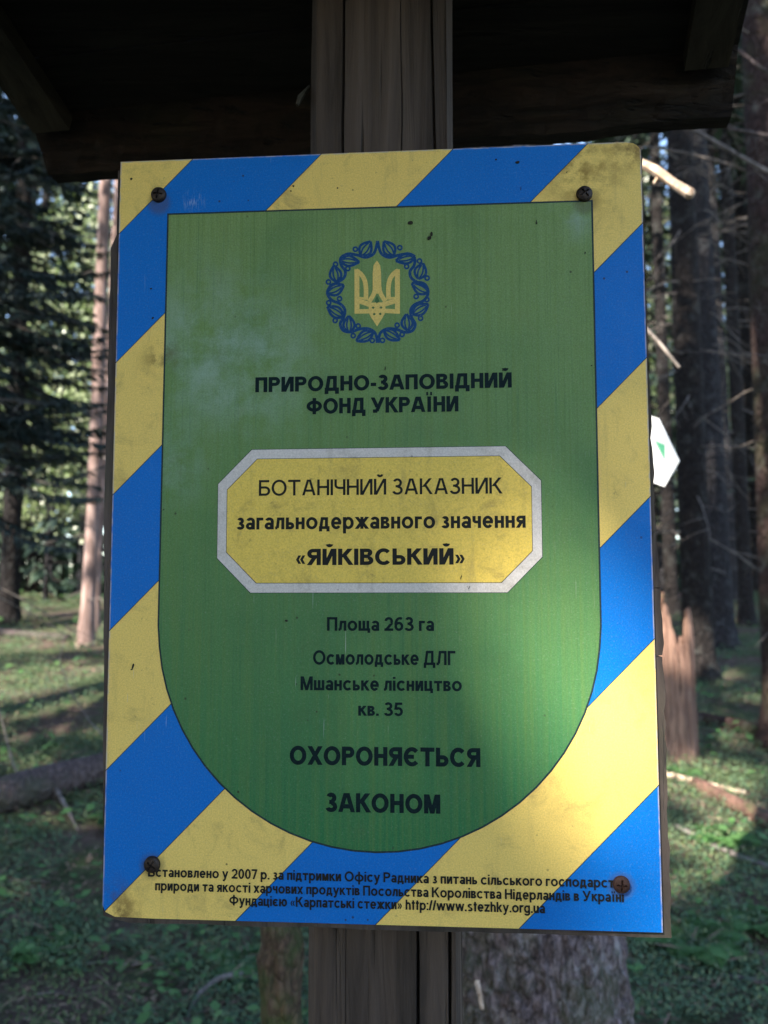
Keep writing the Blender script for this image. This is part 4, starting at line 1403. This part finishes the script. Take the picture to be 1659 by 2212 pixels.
# thin bare saplings at the left
for i, (P, r, lb) in enumerate(((((255, 1625, 4.9), (225, 1590, 4.9), (195, 1560, 5.0), (150, 1490, 5.1), (128, 1430, 5.2), (145, 1340, 5.3)), .006, 'thin bare forked sapling leaning left in front of the dead trunks'),
                                (((265, 1640, 4.8), (252, 1570, 4.9), (246, 1500, 4.95), (250, 1400, 5.0), (262, 1330, 5.05)), .006, 'thin bare upright sapling close to the left edge of the notice'),
                                (((45, 1690, 4.7), (25, 1640, 4.8), (5, 1560, 4.9), (-10, 1500, 5.0)), .007, 'thin bare stem leaning out at the left edge above the log'))):
    pts = [U(*q) for q in P]
    g0 = Vector((pts[0].x, pts[0].y, zg(pts[0].x, pts[0].y) - .02))
    pts = [g0] + pts
    mb = MB()
    mb.tube(pts, [r * 1.2] + [r * (1 - .75 * k / (len(P) - 1)) for k in range(len(P))], 6)
    o = mb.build('bare_sapling', M_root, None, g0, smooth=True)
    tag(o, lb, 'sapling', 'bare saplings on the left')

# bare hanging branches crossing the gap at the upper right, broken off and caught between trunks
for i, (P, r, m, lb) in enumerate((
        (((1480, 270, 5.6), (1560, 315, 5.5), (1620, 350, 5.45), (1700, 395, 5.4)), .016, M_dead2, 'grey brown dead branch hanging under the right roof corner'),
        (((1400, 318, 6.2), (1480, 330, 6.2), (1560, 350, 6.1), (1640, 378, 6.0)), .010, M_dead2, 'thin dead branch crossing behind the right roof corner'),
        (((1590, 105, 5.0), (1640, 145, 5.0), (1710, 190, 5.0)), .014, M_log, 'dark dead branch at the top right corner'),
        (((1520, 262, 5.2), (1600, 283, 5.2), (1700, 300, 5.2)), .014, M_log, 'dark branch level with the eave at the right edge'))):
    pts = [U(*q) for q in P]
    mb = MB()
    mb.tube(pts, [r * .6] + [r * .8] * (len(P) - 2) + [r], 7, rough=.2, seed=i)
    q = random.Random(i)
    for k in range(5):
        a = pts[1].lerp(pts[2], q.random())
        mb.tube([a, a + Vector((q.uniform(-.12, .12), q.uniform(-.1, .1), -.07)), a + Vector((q.uniform(-.2, .2), 0, -.16))], [r * .3, r * .25, r * .1], 4)
    o = mb.build('dead_branch', m, None, pts[1])
    tag(o, lb, 'branch', 'dead branches at the upper right')


# ferns
def fern(label, px, py, d, size, seed):
    p = U(px, py, d)
    b = Vector((p.x, p.y, zg(p.x, p.y)))
    r = np.random.default_rng(seed)
    Ps, Ds, Ns, Ls_ = [], [], [], []
    o = thing('fern', label, 'fern', b, 'ferns on the forest floor')
    mb = MB()
    for k in range(7):
        a = k / 7 * 6.28 + r.random() * .6
        l = size * (.7 + .5 * r.random())
        pts = []
        for i in range(9):
            u = i / 8
            pts.append(np.array((math.cos(a) * l * u * .9, math.sin(a) * l * u * .9, l * (.75 * u - .62 * u * u))))
        mb.tube([tuple(q) for q in pts], [.003 * (1 - .7 * i / 8) for i in range(9)], 4)
        for i in range(26):
            u = .12 + .86 * i / 25
            f = u * 8
            i0 = min(int(f), 7)
            q = pts[i0] + (pts[i0 + 1] - pts[i0]) * (f - i0)
            t = pts[i0 + 1] - pts[i0]
            t /= np.linalg.norm(t)
            s = np.cross(t, (0, 0, 1.))
            s /= np.linalg.norm(s)
            for sg in (1, -1):
                Ps.append(q); Ds.append(s * sg + t * .45 + np.array((0, 0, -.15))); Ns.append((r.normal() * .15, r.normal() * .15, 1)); Ls_.append(l * .30 * math.sin(math.pi * min(u * .9 + .08, 1)) + .01)
    Ln = np.array(Ls_)
    Vv, Ff = leaf_quads(np.array(Ps), np.array(Ds), np.array(Ns), Ln, Ln * .26 + .004)
    fast_mesh('frond', Vv, Ff, M_fern, o)
    mb.build('stem', M_fern, o)


fern('bright green fern at the lower right corner of the notice', 1500, 2040, 3.35, .24, 61)
fern('small fern at the right edge above the corner stick', 1630, 1990, 3.5, .2, 62)
fern('fern growing against the fallen log left of the notice', 262, 1760, 4.4, .2, 63)
fern('fern between the stake and the grey root', 520, 2060, 3.2, .16, 64)
fern('fern below the reddish log at the right', 1560, 1800, 4.3, .2, 65)
fern('fern in the plants at the bottom left', 90, 2080, 3.3, .16, 66)
fern('fern in front of the splintered stump', 1480, 1640, 5.1, .16, 67)

# ------------------------------------------------------------------ unseen wood added behind the viewer to shade the notice
Vs = []
mbt = MB()
rr = np.random.default_rng(77)
spots = [(-3.2, -4.2, 0), (-5.5, -3.0, 1), (-1.4, -6.5, 2), (-6.5, -7.0, 0), (-3.5, -8.5, 1), (-8.5, -4.0, 2), (-2.0, -11, 0), (-7, -11, 1), (-4.6, -1.2, 2), (-6.8, 0.8, 0), (-9.5, 1.5, 1), (1.5, -9.5, 2),
         (-11, -8, 1), (-9, -13, 0), (-4.5, -5.8, 1), (-12, -2, 0), (-7.8, -9.2, 2), (-5, -14, 2)]
protos = [spruce_crown(401, 3.2, 18, 2.7, dens=1.7, twig=.36, tw=.12), spruce_crown(402, 2.6, 19, 2.8, dens=1.7, twig=.36, tw=.12), spruce_crown(403, 4.0, 17, 2.5, dens=1.7, twig=.36, tw=.12)]
for i, (x, y, k) in enumerate(spots):
    Vv, Ff, _ = protos[k]
    a = i * 1.3
    c, s = math.cos(a), math.sin(a)
    Q = np.stack([Vv[:, 0] * c - Vv[:, 1] * s + x, Vv[:, 0] * s + Vv[:, 1] * c + y, Vv[:, 2]], 1)
    Vs.append(Q)
V = np.concatenate(Vs)
n = len(V) // 4
# openings cut in this added wood to let sun onto chosen places: (place, radius, share of the sprays left)
gaps = [(ctr, .16, .05), (U(1440, 390, 1.75), .12, 0), (sb + Vector((-.06, 0, .72)), .08, 0), (U(226, 560, 8), .18, 0.1), (U(216, 760, 8), .2, 0.3), (U(205, 1000, 8), .22, 0.4), (U(192, 1250, 8), .25, 0.3), (U(180, 1370, 8), .15, 0.1),
        (U(40, 1510, 6.4), .30, 0), (U(110, 1330, 8.3), .35, 0), (U(100, 930, 12.5), 2.2, 0.0), (U(190, 640, 14.5), 2.2, 0.0), (U(10, 300, 13), .8, 0), (U(1425, 1150, 12), .5, 0),
        (U(1430, 1275, 9.7), .35, 0), (U(1490, 1660, 4.9), .22, 0), (U(1560, 1850, 4.2), .16, .3), (U(1528, 1440, 7), .14, 0), (U(1635, 850, 5.4), .14, .3), (U(1630, 80, 6), .3, 0),
        (U(1620, 1780, 4.4), .14, 0), (SC + ax * .27 - az * .08, .09, .45), (SC + ax * .27 - az * .20, .11, .45), (SC + ax * .26 - az * .32, .11, .5), (U(1560, 1760, 4.5), .35, .3), (U(1500, 1960, 3.6), .2, .5), (U(60, 1500, 6.5), .6, 0), (U(100, 1330, 8.2), .5, 0), (U(60, 1250, 9.5), .7, .1)]
cen = V.reshape(n, 4, 3).mean(1)
keepm = np.ones(n, bool)
S = np.array(SUN_DIR)
for (T, r, k) in gaps:
    w = cen - np.array(T)
    t = w @ S
    dist = np.linalg.norm(w - t[:, None] * S, axis=1)
    keepm &= ~((dist < r + .10) & (t > 0) & (rr.random(n) >= k))
V = V.reshape(n, 4, 3)[keepm].reshape(-1, 3)
wood = fast_mesh('unseen_shade_forest', V, np.arange(len(V)).reshape(-1, 4), M_needles)
tag(wood, 'unseen spruce wood added behind the viewer to shade the notice', 'forest', kind='stuff')
for i, (x, y, k) in enumerate(spots):
    trunk_mesh(mbt, (x, y, zg(x, y)), (0, 0), 17, .15, n=10, seed=i, taper=.85)
mbt.build('trunks', M_bark_dark, wood)

# the far wood beyond the crest
Vs = []
dp = [spruce_crown(501, 0.6, 15, 2.6, dens=1.2, twig=.42, tw=.15), spruce_crown(502, 1.0, 17, 2.4, dens=1.2, twig=.42, tw=.15)]
mbt = MB()
for i in range(84):
    y = 17 + 3.2 * (i % 4) + rr.random() * 2
    x = -32 + 64 * (i + rr.random()) / 84
    Vv = dp[i % 2][0]
    a = i * 1.3
    c, s = math.cos(a), math.sin(a)
    z = zg(x, y)
    Vs.append(np.stack([Vv[:, 0] * c - Vv[:, 1] * s + x, Vv[:, 0] * s + Vv[:, 1] * c + y, Vv[:, 2] + z], 1))
    trunk_mesh(mbt, (x, y, z), (0, 0), 15, .15, n=8, seed=i, taper=.85)
V = np.concatenate(Vs)
wood = fast_mesh('distant_forest', V, np.arange(len(V)).reshape(-1, 4), M_needles)
tag(wood, 'far spruce wood beyond the crest of the slope', 'forest', kind='stuff')
mbt.build('trunks', M_bark_dark, wood)
